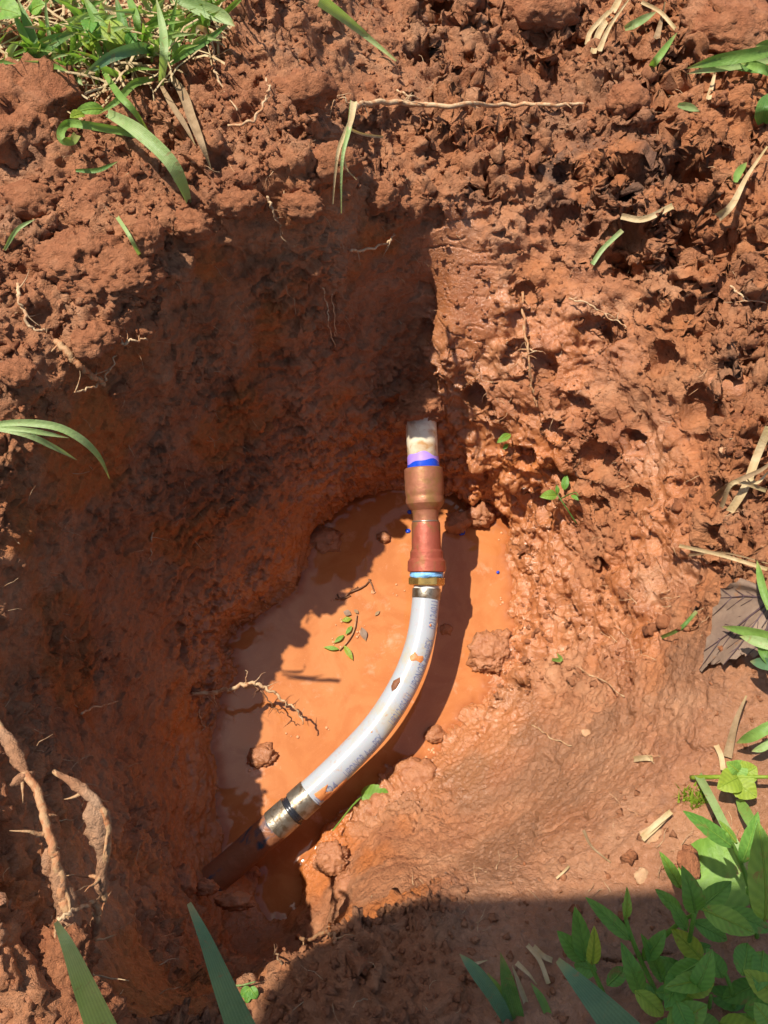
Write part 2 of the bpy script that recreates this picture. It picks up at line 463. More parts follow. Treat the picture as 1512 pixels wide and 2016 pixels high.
# pass 2: lumps, crumbs, facets
lA = lumps(Q, 62, 7, 0.75, 0.25, 0.52) / 62
lB = lumps(Q, 120, 9, 0.8, 0.25, 0.5) / 120
lC = lumps(Q, 230, 13, 0.8, 0.25, 0.5) / 230
pl = plates(Q * np.array([1, 1, 1.6]), 70, 31) - .5
pl2 = plates(Q * np.array([1.3, 1.3, 1.0]) + warp * .004, 150, 37) - .5
rid = fbm(Q, 75, 4, 51, 0.55, True)
fine = fbm(Q, 190, 3, 61, 0.6)
pitS = lumps(Q + warp * .006, 75, 97, 0.36, 0.15, 0.45) / 75
patch = smooth01(fbm(Q, 14, 2, 83), -0.25, 0.35)                        # rough here, smeared there
small = np.zeros(len(Q))
w_r = rightw * (1 - .85 * cut) * (1 - ramp_m)
bil = -fbm(Q + warp * .004, 62, 4, 251, 0.55, True)                       # rounded lumps with sharp creases
pl3 = plates(Q + warp * .003, 260, 43) - .5
bil2 = -fbm(Q + warp * .006, 36, 2, 271, 0.4, True)
small += w_r * (0.55 * lA * patch + bil2 * 0.0060 + bil * 0.0034 * (.25 + .75 * patch) + fine * 0.0008 * (.3 + .7 * patch) + pl * 0.0036 * (1.1 - patch) + pl2 * 0.0010 - pitS * 1.3 * patch)
small += top_m * (1 - ramp_m) * (.45 + .75 * smooth01(fbm(Q, 17, 2, 411), -.3, .3)) * (0.40 * lA + 0.35 * lB + bil * 0.0045 + rid * 0.0012 + fine * 0.0014 + pl * 0.0046 + pl2 * 0.0024 + pl3 * 0.0008 - pitS * 0.8 + bil2 * 0.0050)
small += leftw * (bil * 0.0046 * (.4 + .6 * patch) + pl * 0.0062 * (.3 + .7 * patch) + pl2 * 0.0026 * (.4 + .6 * patch) + rid * 0.0013 + fine * 0.0008 + 0.25 * lB * patch)
small += ramp_m * (pl2 * 0.0011 + pl * 0.0012 * patch + rid * 0.0013 + fine * 0.0009 + bil * 0.0012 * patch + 0.22 * lB * patch)
# drying cracks on the ramp
crk = np.abs(vnoise(Q + warp * .006, 34, 205)); crk2 = vnoise(Q, 16, 207)
small -= ramp_m * 0.0060 * (1 - smooth01(crk, 0.0, 0.04)) * smooth01(crk2, 0.1, 0.4)
small *= (1 - .5 * cut)
small -= cut * 0.0022 * (1 - smooth01(np.abs(vnoise(Q * np.array([1, 1, 2.2]), 48, 211)), 0, 0.09))
small += bankwet * rightw * (0.35 * lA + 0.3 * lB) 
small *= (1 - 0.85 * under)
Q = Q + N1 * small[:, None]
# waterline mud: a few lumps break the surface
V2 = V1; V2.reshape(-1, 3)[IDX] = Q
NRM = grid_normals(V2).reshape(-1, 3)
TV = V2.reshape(-1, 3)
i0 = np.arange(NT)[:, None]; j0 = np.arange(NRT - 1)[None, :]
a = i0 * NRT + j0; b_ = ((i0 + 1) % NT) * NRT + j0
quads = np.stack([a, a + 1, b_ + 1, b_], -1).reshape(-1, 4)
ground_me = grid_mesh('ground', TV, quads)
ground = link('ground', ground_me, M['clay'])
tag(ground, kind='structure')
full = lambda v, dflt=0.0: (lambda f: (f.__setitem__(IDX, v), f)[1])(np.full(len(BASE), dflt))
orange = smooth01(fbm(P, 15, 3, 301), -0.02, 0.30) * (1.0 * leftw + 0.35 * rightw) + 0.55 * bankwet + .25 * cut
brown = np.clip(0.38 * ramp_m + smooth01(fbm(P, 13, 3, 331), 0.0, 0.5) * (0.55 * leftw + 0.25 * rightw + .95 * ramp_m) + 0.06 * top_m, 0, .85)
tops = np.clip(blob(1190, 260, .32, .055, .7) * .9 + blob(1290, 250, .325, .05, .8) * .6 + blob(1120, 340, .29, .03, .8) * .7, 0, 1) * smooth01(fbm(P, 40, 3, 351), -0.25, 0.2)
tops = np.maximum(tops, .35 * top_m * smooth01(fbm(P, 25, 3, 361), 0.15, 0.5))
wet = np.clip(0.12 + 0.62 * rightw * (.4 + .9 * patch) * smooth01(-Pz, -0.29, -0.20) + bankwet * .9 + .55 * ramp_m + .5 * cut + .25 * leftw * smooth01(-Pz, -.12, -.02), 0, 1)
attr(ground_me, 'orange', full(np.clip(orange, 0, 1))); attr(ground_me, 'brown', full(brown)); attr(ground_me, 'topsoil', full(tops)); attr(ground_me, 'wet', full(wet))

# look-up: which point of the ground lies at a photo pixel
TPX, TPY, TD = project(TV)
_ok = (TPX > -400) & (TPX < 1900) & (TPY > -400) & (TPY < 2400) & (GR.ravel() < .75)
_ix = np.nonzero(_ok)[0]
_key = ((TPX[_ix] + 400) // 8).astype(int) * 1000 + ((TPY[_ix] + 400) // 8).astype(int)
_ord = np.argsort(_key, kind='stable'); _ix = _ix[_ord]; _key = _key[_ord]
def surf(px, py, rad=1):
    kx = int((px + 400) // 8); ky = int((py + 400) // 8)
    m = []
    for ax in range(kx - rad, kx + rad + 1):
        lo = np.searchsorted(_key, ax * 1000 + ky - rad); hi = np.searchsorted(_key, ax * 1000 + ky + rad, 'right')
        m.append(_ix[lo:hi])
    m = np.concatenate(m)
    if len(m) == 0: return surf(px, py, rad * 2)
    d = TD[m]; m = m[d < d.min() + 0.012]
    k = m[np.argmin((TPX[m] - px) ** 2 + (TPY[m] - py) ** 2)]
    return Vector(TV[k]), Vector(NRM[k])
def on(px, py, lift=0.0):
    p, n = surf(px, py)
    return p + n * lift
def over(px, py, h):
    """point seen at the pixel but h metres nearer the camera than the ground there"""
    p, n = surf(px, py)
    v = (Vector((0, 0, CAM_H)) - p).normalized()
    return p + v * h

# ------------------------------------------------------------------ the muddy water
wx0, wx1, wy0, wy1, ws = -0.19, 0.16, -0.09, 0.42, 0.0014
nx = int((wx1 - wx0) / ws); ny = int((wy1 - wy0) / ws)
zmap = np.full((nx, ny), -0.03)
mz = (np.abs(TV[:, 2]) < 0.05) & (TV[:, 0] > wx0) & (TV[:, 0] < wx1 - ws) & (TV[:, 1] > wy0) & (TV[:, 1] < wy1 - ws)
gi = ((TV[mz, 0] - wx0) / ws).astype(int); gj = ((TV[mz, 1] - wy0) / ws).astype(int)
np.maximum.at(zmap, (gi, gj), TV[mz, 2])
land = zmap > 0.0004
dist = np.where(land, 0.0, 99.0)
for _ in range(9):
    for sx, sy, w in ((1,0,1),(-1,0,1),(0,1,1),(0,-1,1),(1,1,1.41),(-1,1,1.41),(1,-1,1.41),(-1,-1,1.41)):
        dist = np.minimum(dist, np.roll(np.roll(dist, sx, 0), sy, 1) + w)
dmm = dist * ws
wz = 0.0016 * np.exp(-dmm / 0.0030)
for _ in range(2):
    wz = (wz * 2 + np.roll(wz, 1, 0) + np.roll(wz, -1, 0) + np.roll(wz, 1, 1) + np.roll(wz, -1, 1)) / 6
gx, gy = np.meshgrid(wx0 + (np.arange(nx) + .5) * ws, wy0 + (np.arange(ny) + .5) * ws, indexing='ij')
ins_th = np.arctan2(gy - C0[1], gx - C0[0]) % TAU; ins_r = np.hypot(gx - C0[0], gy - C0[1])
inside = ins_r < np.interp(ins_th, np.append(TH, TAU), np.append(rS, rS[0])) + 0.02 + 0.05 * ((gy < 0.06) & (gx < 0))
WV = np.stack([gx, gy, wz], -1).reshape(-1, 3)
ii, jj = np.meshgrid(np.arange(nx - 1), np.arange(ny - 1), indexing='ij')
keep = inside[:-1, :-1] & inside[1:, 1:] & inside[1:, :-1] & inside[:-1, 1:]
a = (ii * ny + jj)[keep]
wq = np.stack([a, a + ny, a + ny + 1, a + 1], -1)
used = np.unique(wq); remap = np.full(len(WV), -1); remap[used] = np.arange(len(used))
water_me = grid_mesh('puddle_water', WV[used], remap[wq])
shal = np.clip(np.exp(-dmm / 0.005) * .95, 0, 1)
attr(water_me, 'shallow', shal.reshape(-1)[used])
water = link('puddle_water', water_me, M['water'])
tag(water, kind='structure')

# ------------------------------------------------------------------ the water line
def catmull(pts, per=12):
    pts = [Vector(p) for p in pts]
    if len(pts) == 2: return [pts[0].lerp(pts[1], k / per) for k in range(per + 1)]
    ext = [pts[0] * 2 - pts[1]] + pts + [pts[-1] * 2 - pts[-2]]
    out = []
    for i in range(1, len(ext) - 2):
        p0, p1, p2, p3 = ext[i - 1:i + 3]
        for k in range(per):
            t = k / per
            out.append(0.5 * ((2 * p1) + (p2 - p0) * t + (2 * p0 - 5 * p1 + 4 * p2 - p3) * t * t + (3 * p1 - p0 - 3 * p2 + p3) * t ** 3))
    out.append(pts[-1].copy())
    return out
class Path:
    def __init__(self, pts, per=12, hint=Vector((0, 0, 1))):
        self.p = catmull(pts, per)
        self.s = [0.0]
        for a, b in zip(self.p, self.p[1:]): self.s.append(self.s[-1] + (b - a).length)
        self.L = self.s[-1]
        self.S = np.array(self.s); self.A = np.array([list(v) for v in self.p])
        self.hint = hint
    def pos(self, s):
        s = min(max(s, 0), self.L)
        return Vector([np.interp(s, self.S, self.A[:, k]) for k in range(3)])
    def tan(self, s):
        e = 0.004
        return (self.pos(s + e) - self.pos(s - e)).normalized()
    def frame(self, s):
        t = self.tan(s); v = (self.hint - t * self.hint.dot(t)).normalized()
        return self.pos(s), t, v, t.cross(v)
    def near(self, px, py):
        x, y, _ = project(self.A)
        d = (x - px) ** 2 + (y - py) ** 2
        k = int(np.argmin(d))
        lo, hi = max(k - 1, 0), min(k + 1, len(self.S) - 1)
        ss = np.linspace(self.S[lo], self.S[hi], 60)
        Q = np.stack([np.interp(ss, self.S, self.A[:, j]) for j in range(3)], 1)
        x, y, _ = project(Q)
        return float(ss[np.argmin((x - px) ** 2 + (y - py) ** 2)])
def sweep(name, path, prof, mat, parent, n=40, cap=True, wave=None, hexa=False):
    """surface of revolution swept along a bent axis; prof = [(s, radius)]"""
    verts = []; faces = []
    for i, (s, r) in enumerate(prof):
        c, t, v, w = path.frame(s)
        for k in range(n):
            a = TAU * k / n
            ds = wave(i, a) if wave else 0.0
            rr = r
            if hexa:
                q = (a + math.pi / 6) % (math.pi / 3) - math.pi / 6
                rr = min(r * 0.885 / math.cos(q), r)
            cc = c + t * ds
            verts.append(cc + (v * math.cos(a) + w * math.sin(a)) * rr)
    for i in range(len(prof) - 1):
        for k in range(n):
            a0 = i * n + k; a1 = i * n + (k + 1) % n
            faces.append((a0, a1, a1 + n, a0 + n))
    if cap:
        faces.append(tuple(range(n))[::-1]); faces.append(tuple(range((len(prof) - 1) * n, len(prof) * n)))
    return link(name, mesh(name, verts, faces), mat, parent)
def sharpen(o, deg=35):
    m = o.data
    bm = bmesh.new(); bm.from_mesh(m)
    for e in bm.edges:
        if len(e.link_faces) == 2 and e.calc_face_angle(0) > math.radians(deg): e.smooth = False
    bm.to_mesh(m); bm.free()

def plain(name, col, rough=0.5, metal=0.0, spec=0.5, var=0.0, scale=120, bmp=0.0, col2=None, thresh=(0.45, 0.6)):
    m, nt, b = new_mat(name)
    tc = N(nt, 'ShaderNodeTexCoord').outputs['Object']
    n1 = noise_node(nt, scale, 5, 0.6, tc, 0.5)
    if col2: c = ramp(nt, n1.outputs[0], [(thresh[0], col), (thresh[1], col2)])
    else:
        lo = tuple(x * (1 - var) for x in col); hi = tuple(min(x * (1 + var), 1) for x in col)
        c = ramp(nt, n1.outputs[0], [(0.3, lo), (0.7, hi)])
    nt.links.new(c, b.inputs['Base Color'])
    rn = ramp(nt, noise_node(nt, scale * 2.1, 4, 0.6, tc).outputs[0], [(0.3, (rough * .75,) * 3), (0.7, (min(rough * 1.3, 1),) * 3)])
    nt.links.new(rn, b.inputs['Roughness'])
    b.inputs['Metallic'].default_value = metal; b.inputs['Specular IOR Level'].default_value = spec
    if bmp: nt.links.new(bump(nt, noise_node(nt, scale * 3, 4, 0.6, tc).outputs[0], bmp), b.inputs['Normal'])
    return m
M['pvc'] = plain('cream_pvc', (0.80, 0.70, 0.50), 0.35, 0, 0.5, scale=75, col2=(0.55, 0.30, 0.12), thresh=(0.46, 0.66))
M['primer'] = plain('purple_primer', (0.36, 0.22, 0.66), 0.35, 0, 0.5, 0.15, 90)
M['cement'] = plain('blue_cement', (0.012, 0.06, 0.50), 0.22, 0, 0.5, 0.2, 90)
M['copper'] = plain('tarnished_copper', (0.34, 0.130, 0.068), 0.5, 0.4, 0.5, scale=70, col2=(0.27, 0.135, 0.045), bmp=0.0004)
M['copper2'] = plain('red_copper', (0.36, 0.088, 0.052), 0.5, 0.4, 0.5, scale=75, col2=(0.28, 0.12, 0.045), thresh=(.5, .62), bmp=0.0004)
M['solder'] = plain('grey_seam', (0.42, 0.36, 0.28), 0.3, 0.8, 0.5, 0.2)
M['tape'] = plain('blue_thread_tape', (0.20, 0.46, 0.80), 0.45, 0, 0.5, 0.25, 200, 0.0006)
M['brass'] = plain('brass', (0.50, 0.33, 0.10), 0.30, 0.8, 0.5, 0.2, 90, 0.0001)
M['steel'] = plain('worn_steel', (0.33, 0.29, 0.23), 0.36, 0.8, 0.5, scale=130, col2=(0.20, 0.14, 0.085), bmp=0.0002)
M['barb'] = plain('black_barb', (0.02, 0.022, 0.028), 0.25, 0.0, 0.6, 0.3)
M['blue_pipe'] = plain('dark_blue_poly', (0.02, 0.06, 0.10), 0.5, 0, 0.5, scale=48, col2=(0.26, 0.10, 0.045), thresh=(0.34, 0.44), bmp=.001)
M['ink'] = plain('blue_grey_ink', (0.17, 0.19, 0.31), 0.4, 0, 0.4, 0.3, 500)
M['smear'] = plain('mud_smear', (0.55, 0.20, 0.065), 0.5, 0, 0.4, 0.2, 150, 0.0005)
M['stub'] = plain('white_collar', (0.72, 0.70, 0.66), 0.3, 0, 0.5, 0.05)
def pex_material():
    m, nt, b = new_mat('white_pex')
    tc = N(nt, 'ShaderNodeTexCoord').outputs['Object']
    n1 = noise_node(nt, 26, 4, 0.6, tc, 0.4)
    c = ramp(nt, n1.outputs[0], [(0.55, (0.37, 0.39, 0.415)), (0.66, (0.40, 0.365, 0.27)), (0.78, (0.42, 0.28, 0.13))])
    sp = noise_node(nt, 420, 3, 0.6, tc); sp2 = noise_node(nt, 34, 3, 0.6, tc, 1.0)
    dirt = vmath(nt, 'MULTIPLY', ramp(nt, sp.outputs[0], [(0.52, (0, 0, 0)), (0.62, (1, 1, 1))]), ramp(nt, sp2.outputs[0], [(0.50, (0, 0, 0)), (0.70, (0.6, 0.6, 0.6))]))
    c = mix(nt, dirt, c, (0.42, 0.20, 0.08))
    nt.links.new(c, b.inputs['Base Color'])
    b.inputs['Roughness'].default_value = 0.25
    b.inputs['Subsurface Weight'].default_value = 0.12; b.inputs['Subsurface Scale'].default_value = 0.004
    nt.links.new(bump(nt, noise_node(nt, 300, 3, 0.5, tc).outputs[0], 0.00006), b.inputs['Normal'])
    return m
M['pex'] = pex_material()

AX = [(826,770,.140),(828,820,.131),(831,870,.122),(834,930,.112),(838,1020,.097),(840,1130,.078),(838,1185,.070),(826,1265,.064),(796,1345,.060),(744,1428,.057),
      (675,1503,.053),(602,1572,.048),(545,1622,.042),(470,1690,.030),(380,1765,.018),(300,1840,.0)]
AX = Path([at(*p) for p in AX], 14, hint=Vector((0, -0.25, 1)).normalized())
def hw(px, s):
    """radius of something px wide (half width, photo pixels) on the axis at s"""
    d = project(np.array(AX.pos(s)))[2]
    return float(px * d / FPX)
line = empty('repaired_pipe', AX.pos(AX.near(838, 1020)))
tag(line, 'repaired water line with copper coupling and bent white plastic pipe across the puddle', 'pipe')
sy = lambda y: AX.near(np.interp(y, [780, 870, 930, 1020, 1130, 1185], [826, 831, 834, 838, 840, 838]), y)
def prof_y(rows): return [(sy(y), hw(h, sy(y))) for y, h in rows]
pvc = sweep('plastic_stub', AX, prof_y([(790, 30), (840, 30.3), (926, 30.5)]), M['pvc'], line)
wv = lambda amp, ph: (lambda i, a: (-(amp * (0.6 + 0.5 * math.sin(2 * a + ph) + 0.25 * math.sin(5 * a + 2 * ph))) if i == 0 else 0))
sweep('primer_band', AX, [(r, x + .0002) for r, x in prof_y([(903, 30.5), (914, 30.5), (925, 30.5)])], M['primer'], pvc, 64, False, wv(0.004, 1.0))
sweep('cement_band', AX, [(r, x + .00045) for r, x in prof_y([(915, 30.5), (920, 30.7), (926, 30.7)])], M['cement'], pvc, 64, False, wv(0.003, 2.4))
cc = sweep('copper_coupling', AX, prof_y([(922, 31), (922.2, 36), (924, 38), (935, 38.3), (968, 38.5), (973, 38), (977, 37), (981, 37.5), (985, 38.3), (992, 37.2), (999, 32.5), (1005, 27), (1010, 25.5), (1026, 25)]), M['copper'], line, 56)
sharpen(cc, 22)
sweep('seam_ring', AX, prof_y([(1025, 24), (1025.3, 26.5), (1027.5, 26.8), (1029, 25)]), M['solder'], cc, 56)
ca = sweep('copper_adapter', AX, prof_y([(1028, 24), (1028.4, 27.5), (1032, 28.2), (1076, 28.8), (1081, 29.2), (1086, 32), (1098, 32.3), (1100, 33.4), (1105, 37), (1124, 37.8), (1126, 35), (1126.5, 30)]), M['copper2'], line, 56)
sharpen(ca, 16)
tp = sweep('thread_tape', AX, prof_y([(1124, 31), (1126, 32.5), (1128, 33.4), (1130, 32.8), (1132, 33.6), (1134.5, 32.9), (1137, 32)]), M['tape'], line, 56, True, lambda i, a: 0.0006 * math.sin(3 * a + i * 2.1))
nut = sweep('brass_hex_nut', AX, prof_y([(1136, 29), (1136.3, 33), (1138, 35.5), (1150, 35.5), (1152.5, 33), (1153, 25)]), M['brass'], line, 60, True, None, True)
sharpen(nut, 20)
sweep('pipe_collar', AX, prof_y([(1151, 24.5), (1153, 25.3), (1162, 25.4)]), M['stub'], line)
r1 = sweep('crimp_ring', AX, prof_y([(1158, 26), (1158.4, 27.6), (1160, 28), (1178, 28), (1179.6, 27.6), (1180, 26)]), M['steel'], line, 56)
sharpen(r1, 50)
s_a = sy(1160); s_b = AX.near(606, 1568)
pr = []
for k in range(60):
    s = s_a + (s_b - s_a) * k / 59; pr.append((s, 0.01265))
pex = sweep('white_plastic_pipe', AX, pr, M['pex'], line, 48)
def along(px, py): return AX.near(px, py)
s1 = along(612, 1563); s2 = along(584, 1589); s3 = along(574, 1597); s4 = along(541, 1626)
R2 = 0.0137
sharpen(sweep('crimp_ring', AX, [(s1, .0128), (s1 + .0003, R2), (s2 - .0003, R2), (s2, .0122)], M['steel'], line, 56), 50)
bp = [(s2 - .002, .0108)]
k = s2
while k < s3 + .001:
    bp += [(k, .0112), (k + .0014, .0126), (k + .0016, .0112)]; k += .0022
sweep('barbed_fitting', AX, bp, M['barb'], line, 48)
sharpen(sweep('crimp_ring', AX, [(s3, .0122), (s3 + .0003, R2), (s4 - .0003, R2), (s4, .0128)], M['steel'], line, 56), 50)
sweep('old_pipe', AX, [(s3 + .003 + (AX.L - s3 - .003) * k / 20, .0131) for k in range(21)], M['blue_pipe'], line, 48)

# printing on the white pipe, wrapped round its lower right side
def pipe_text(body, pa, pb, phi0, height, parent):
    cu = bpy.data.curves.new('txt', 'FONT'); cu.body = body; cu.size = 1.0; cu.resolution_u = 2
    to = bpy.data.objects.new('txt', cu); COL.objects.link(to)
    dg = bpy.context.evaluated_depsgraph_get()
    tm = bpy.data.meshes.new_from_object(to.evaluated_get(dg))
    bpy.data.objects.remove(to); bpy.data.curves.remove(cu)
    bm = bmesh.new(); bm.from_mesh(tm)
    bmesh.ops.triangulate(bm, faces=bm.faces[:])
    bmesh.ops.remove_doubles(bm, verts=bm.verts[:], dist=1e-5)
    bmesh.ops.triangulate(bm, faces=bm.faces[:])
    for _k in range(2):
        bmesh.ops.subdivide_edges(bm, edges=[e for e in bm.edges if e.calc_length() > .12], cuts=1)
        bmesh.ops.triangulate(bm, faces=bm.faces[:])
    xs = [v.co.x for v in bm.verts]; ys = [v.co.y for v in bm.verts]
    x0, x1, y1 = min(xs), max(xs), 0.72
    sa, sb = AX.near(*pa), AX.near(*pb)
    R = 0.01265 + 0.00025
    for v in bm.verts:
        f = (v.co.x - x0) / (x1 - x0); s = sa + (sb - sa) * f
        c, t, vv, w = AX.frame(s)
        # direction to the camera around the axis
        tocam = (Vector((0, 0, CAM_H)) - c); tocam = (tocam - t * tocam.dot(t)).normalized()
        right = (-t).cross(tocam).normalized()            # right of the reading direction
        phi = phi0 - (v.co.y / y1) * height / R
        v.co = c + (tocam * math.cos(phi) + right * math.sin(phi)) * R
    bm.to_mesh(tm); bm.free(); tm.name = 'printed_lettering'
    return link('printed_lettering', tm, M['ink'], parent, smooth=True)
for body, pa, pb in (('UPONOR AquaPEX', (668,1510), (736,1437)), ('UB212405A11', (754,1414), (788,1360)),
                     ('UPONOR AquaPEX', (794,1348), (829,1256)), ('02124011', (834,1238), (838,1184)), ('UB2124', (607,1567), (650,1526))):
    pipe_text(body, pa, pb, 1.08, 0.0092, pex)
# mud smears on the pipe
def pipe_patch(name, px, py, phi, pts, mat, parent, lift=.0005):
    """flat irregular patch wrapped on the pipe; pts in metres (along, around)"""
    s0 = AX.near(px, py)
    vs = []
    n = len(pts)
    ring = []
    for k in range(n * 4):
        a = pts[(k // 4) % n]; b = pts[(k // 4 + 1) % n]; f = (k % 4) / 4
        ring.append((a[0] + (b[0] - a[0]) * f, a[1] + (b[1] - a[1]) * f))
    cx = sum(p[0] for p in ring) / len(ring); cy = sum(p[1] for p in ring) / len(ring)
    def P3(x, y, l):
        c, t, vv, w = AX.frame(s0 + x)
        tocam = (Vector((0, 0, CAM_H)) - c); tocam = (tocam - t * tocam.dot(t)).normalized()
        right = (-t).cross(tocam).normalized()
        R = 0.01265 + l; ph = phi + y / R
        return c + (tocam * math.cos(ph) + right * math.sin(ph)) * R
    fs = []
    for (x, y) in ring: vs.append(P3(x, y, -.0001))
    for (x, y) in ring: vs.append(P3(cx + (x - cx) * .8, cy + (y - cy) * .8, lift))
    vs.append(P3(cx, cy, lift * 1.3))
    m_ = len(ring)
    for k in range(m_):
        fs.append((k, (k + 1) % m_, m_ + (k + 1) % m_, m_ + k)); fs.append((m_ + k, m_ + (k + 1) % m_, 2 * m_))
    return link(name, mesh(name, vs, fs), mat, parent)
mm = .001
pipe_patch('mud_smear', 816, 1300, .15, [(-6*mm,-4*mm),(-3*mm,0),(-5*mm,5*mm),(-2*mm,7*mm),(2*mm,5*mm),(1.5*mm,0),(4*mm,-5*mm),(0,-7*mm)], M['smear'], pex)
pipe_patch('mud_smear', 836, 1232, .55, [(-1.6*mm,0),(0,1.3*mm),(1.8*mm,.3*mm),(.6*mm,-1.3*mm)], M['smear'], pex)
pipe_patch('mud_smear', 733, 1443, -.05, [(-1*mm,0),(0,.8*mm),(1*mm,.2*mm),(.4*mm,-.8*mm)], M['smear'], pex)
pipe_patch('mud_smear', 628, 1550, .45, [(-9*mm,-2*mm),(-3*mm,1*mm),(-8*mm,8*mm),(0,9*mm),(5*mm,6*mm),(6*mm,0),(5*mm,-4*mm)], M['smear'], pex)
pipe_patch('mud_smear', 640, 1537, 1.1, [(-16*mm,-1*mm),(0,-2*mm),(12*mm,-1*mm),(10*mm,4*mm),(-14*mm,5*mm)], M['smear'], pex)
M['bark'] = plain('brown_flake', (0.20, 0.075, 0.032), 0.6, 0, 0.4, 0.3, 300, 0.0006)
fl = pipe_patch('bark_flake', 788, 1357, -.55, [(-8*mm,1*mm),(-3*mm,-3.5*mm),(3*mm,-3*mm),(7*mm,0.5*mm),(3*mm,3*mm),(-4*mm,3.5*mm)], M['bark'], None, .0012)
tag(fl, 'small brown flake stuck on the bend of the white pipe', 'flake')

# ------------------------------------------------------------------ clods and lumps of mud
def ico(sub):
    bm = bmesh.new(); bmesh.ops.create_icosphere(bm, subdivisions=sub, radius=1.0)
    v = np.array([list(x.co) for x in bm.verts]); f = np.array([[x.index for x in p.verts] for p in bm.faces])
    bm.free(); return v, f
ICO = {k: ico(k) for k in (1, 2, 3, 4, 5)}
def clod(name, center, size, seed, mat, label, cat='clod', sub=4, rough=1.0, parent=None, group=None, up=None):
    v, f = ICO[sub]
    size = np.array(size)
    q = v * size + np.array([seed * 3.1, seed * 1.7, seed * .9]) * .1
    ms = float(size.mean())
    d = fbm(q, 0.9 / ms, 3, seed) * .45 + (plates(q, 1.9 / ms, seed + 3) - .5) * .30 * rough + lumps(q, 2.2 / ms, seed + 5) * .15 + fbm(q, 6 / ms, 3, seed + 9, .6) * .16 * rough + (plates(q, 7 / ms, seed + 4) - .5) * .12 * rough
    d += lumps(q, 5.5 / ms, seed + 6) * .16 * rough + fbm(q, 2.5 / ms, 3, seed + 12, .6, True) * .12 * rough
    p = v * size * (1 + d[:, None] * .75)
    if up is not None:
        R = np.array(Vector((0, 0, 1)).rotation_difference(up).to_matrix()); p = p @ R.T
    c = Vector(center)
    me = tri_mesh(name, p, f)
    o = link(name, me, mat, None)
    o.location = c
    if parent is not None:
        o.parent = parent; o.matrix_parent_inverse = Matrix.Translation(-Vector(parent.location))
    else: tag(o, label, cat, group)
    return o
def sit(px, py, up=0.0):
    p, n = surf(px, py); return p + n * up
clod('clay_clod', sit(45, 235, .012), (.036, .040, .028), 3, M['clod'], 'large dry red clod at the left edge beside the grass', sub=5)
clod('clay_clod', sit(1450, 35, .008), (.048, .036, .022), 5, M['clod'], 'large pale clod in the top right corner', sub=5, rough=.6)
clod('clay_clod', sit(1060, 18, .008), (.036, .022, .020), 8, M['clod'], 'smooth red clod at the top edge right of centre', sub=5, rough=.4)
clod('clay_clod', sit(1240, 195, .004), (.016, .015, .014), 13, M['clod'], 'lumpy clod above the dark topsoil patch', sub=4)
clod('clay_clod', sit(660, 330, .004), (.018, .013, .013), 17, M['clod'], 'crumbly clod on the rim beside the hanging straw', sub=4)
clod('clay_clod', sit(585, 190, .004), (.022, .014, .013), 18, M['clod'], 'crumbly clod on the ground above the shaded wall', sub=4)
clod('clay_clod', sit(470, 402, .004), (.014, .010, .010), 71, M['clod'], 'ragged clod on the back rim left of the beaded rootlet', sub=4)
clod('clay_clod', sit(600, 395, .004), (.016, .010, .010), 72, M['clod'], 'ragged clod on the back rim right of the beaded rootlet', sub=4)
clod('clay_clod', sit(745, 395, .004), (.015, .011, .011), 73, M['clod'], 'ragged clod on the back rim next to the corner', sub=4)
clod('clay_clod', sit(375, 440, .004), (.013, .011, .010), 74, M['clod'], 'ragged clod on the back rim under the drooping blade', sub=4)
clod('clay_clod', sit(55, 395, .003), (.020, .012, .010), 19, M['clod'], 'flat crumbly clod under the large left clod', sub=4)
clod('clay_clod', sit(215, 560, .004), (.030, .024, .013), 21, M['clod'], 'broad slab of dry clay hanging on the left rim', sub=5)
clod('clay_clod', sit(150, 500, .004), (.026, .020, .012), 22, M['clod'], 'dry clay slab beside the broad one on the left rim', sub=5)
clod('clay_clod', sit(290, 470, .004), (.010, .012, .010), 23, M['clod'], 'small knobbly clod at the upper corner of the left slab', sub=4)
clod('clay_clod', sit(185, 660, .003), (.014, .012, .008), 24, M['clod'], 'ragged lump below the left slab', sub=4)
clod('clay_clod', sit(35, 735, .004), (.011, .010, .007), 25, M['clod'], 'small sunlit lump at the left edge below the slabs', sub=4)
clod('clay_clod', sit(230, 765, .003), (.008, .006, .005), 26, M['clod'], 'small sunlit lump at the end of the left root', sub=3)
clod('clay_clod', sit(658, 672, .002), (.006, .006, .005), 27, M['clod'], 'tiny clod dangling on a thin root against the shaded wall', sub=3)
clod('mud_clod', at(968, 1283, .004), (.020, .020, .013), 31, M['mud'], 'wet mud clod standing in the puddle near its right shore', sub=5)
clod('mud_clod', at(516, 1490, .001), (.013, .010, .007), 33, M['mud'], 'wet mud clod in the puddle left of the pipe', sub=4)
clod('mud_clod', at(855, 1447, .002), (.009, .008, .007), 35, M['mud'], 'small mud clod in the shadow edge right of the pipe bend', sub=4)
clod('mud_clod', at(640, 1062, .001), (.018, .014, .006), 37, M['mud'], 'dark mud clod at the shaded back shore of the puddle', sub=4)
clod('mud_clod', at(755, 1058, .001), (.007, .006, .005), 39, M['mud'], 'small wet lump left of the copper adapter', sub=3)
clod('mud_clod', at(878, 1240, .000), (.006, .006, .003), 40, M['mud'], 'dark speck of mud in the shadow of the pipe', sub=3)
clod('mud_clod', at(900, 1030, .004), (.013, .011, .012), 41, M['mud'], 'wet lump right of the copper coupling', sub=4)
clod('mud_clod', at(945, 1015, .008), (.014, .012, .012), 42, M['mud'], 'wet lump at the upper right shore of the puddle', sub=4)
clod('mud_clod', at(745, 1590, .012), (.016, .014, .012), 46, M['mud'], 'wet mud lump beside the floating round leaf', sub=4)
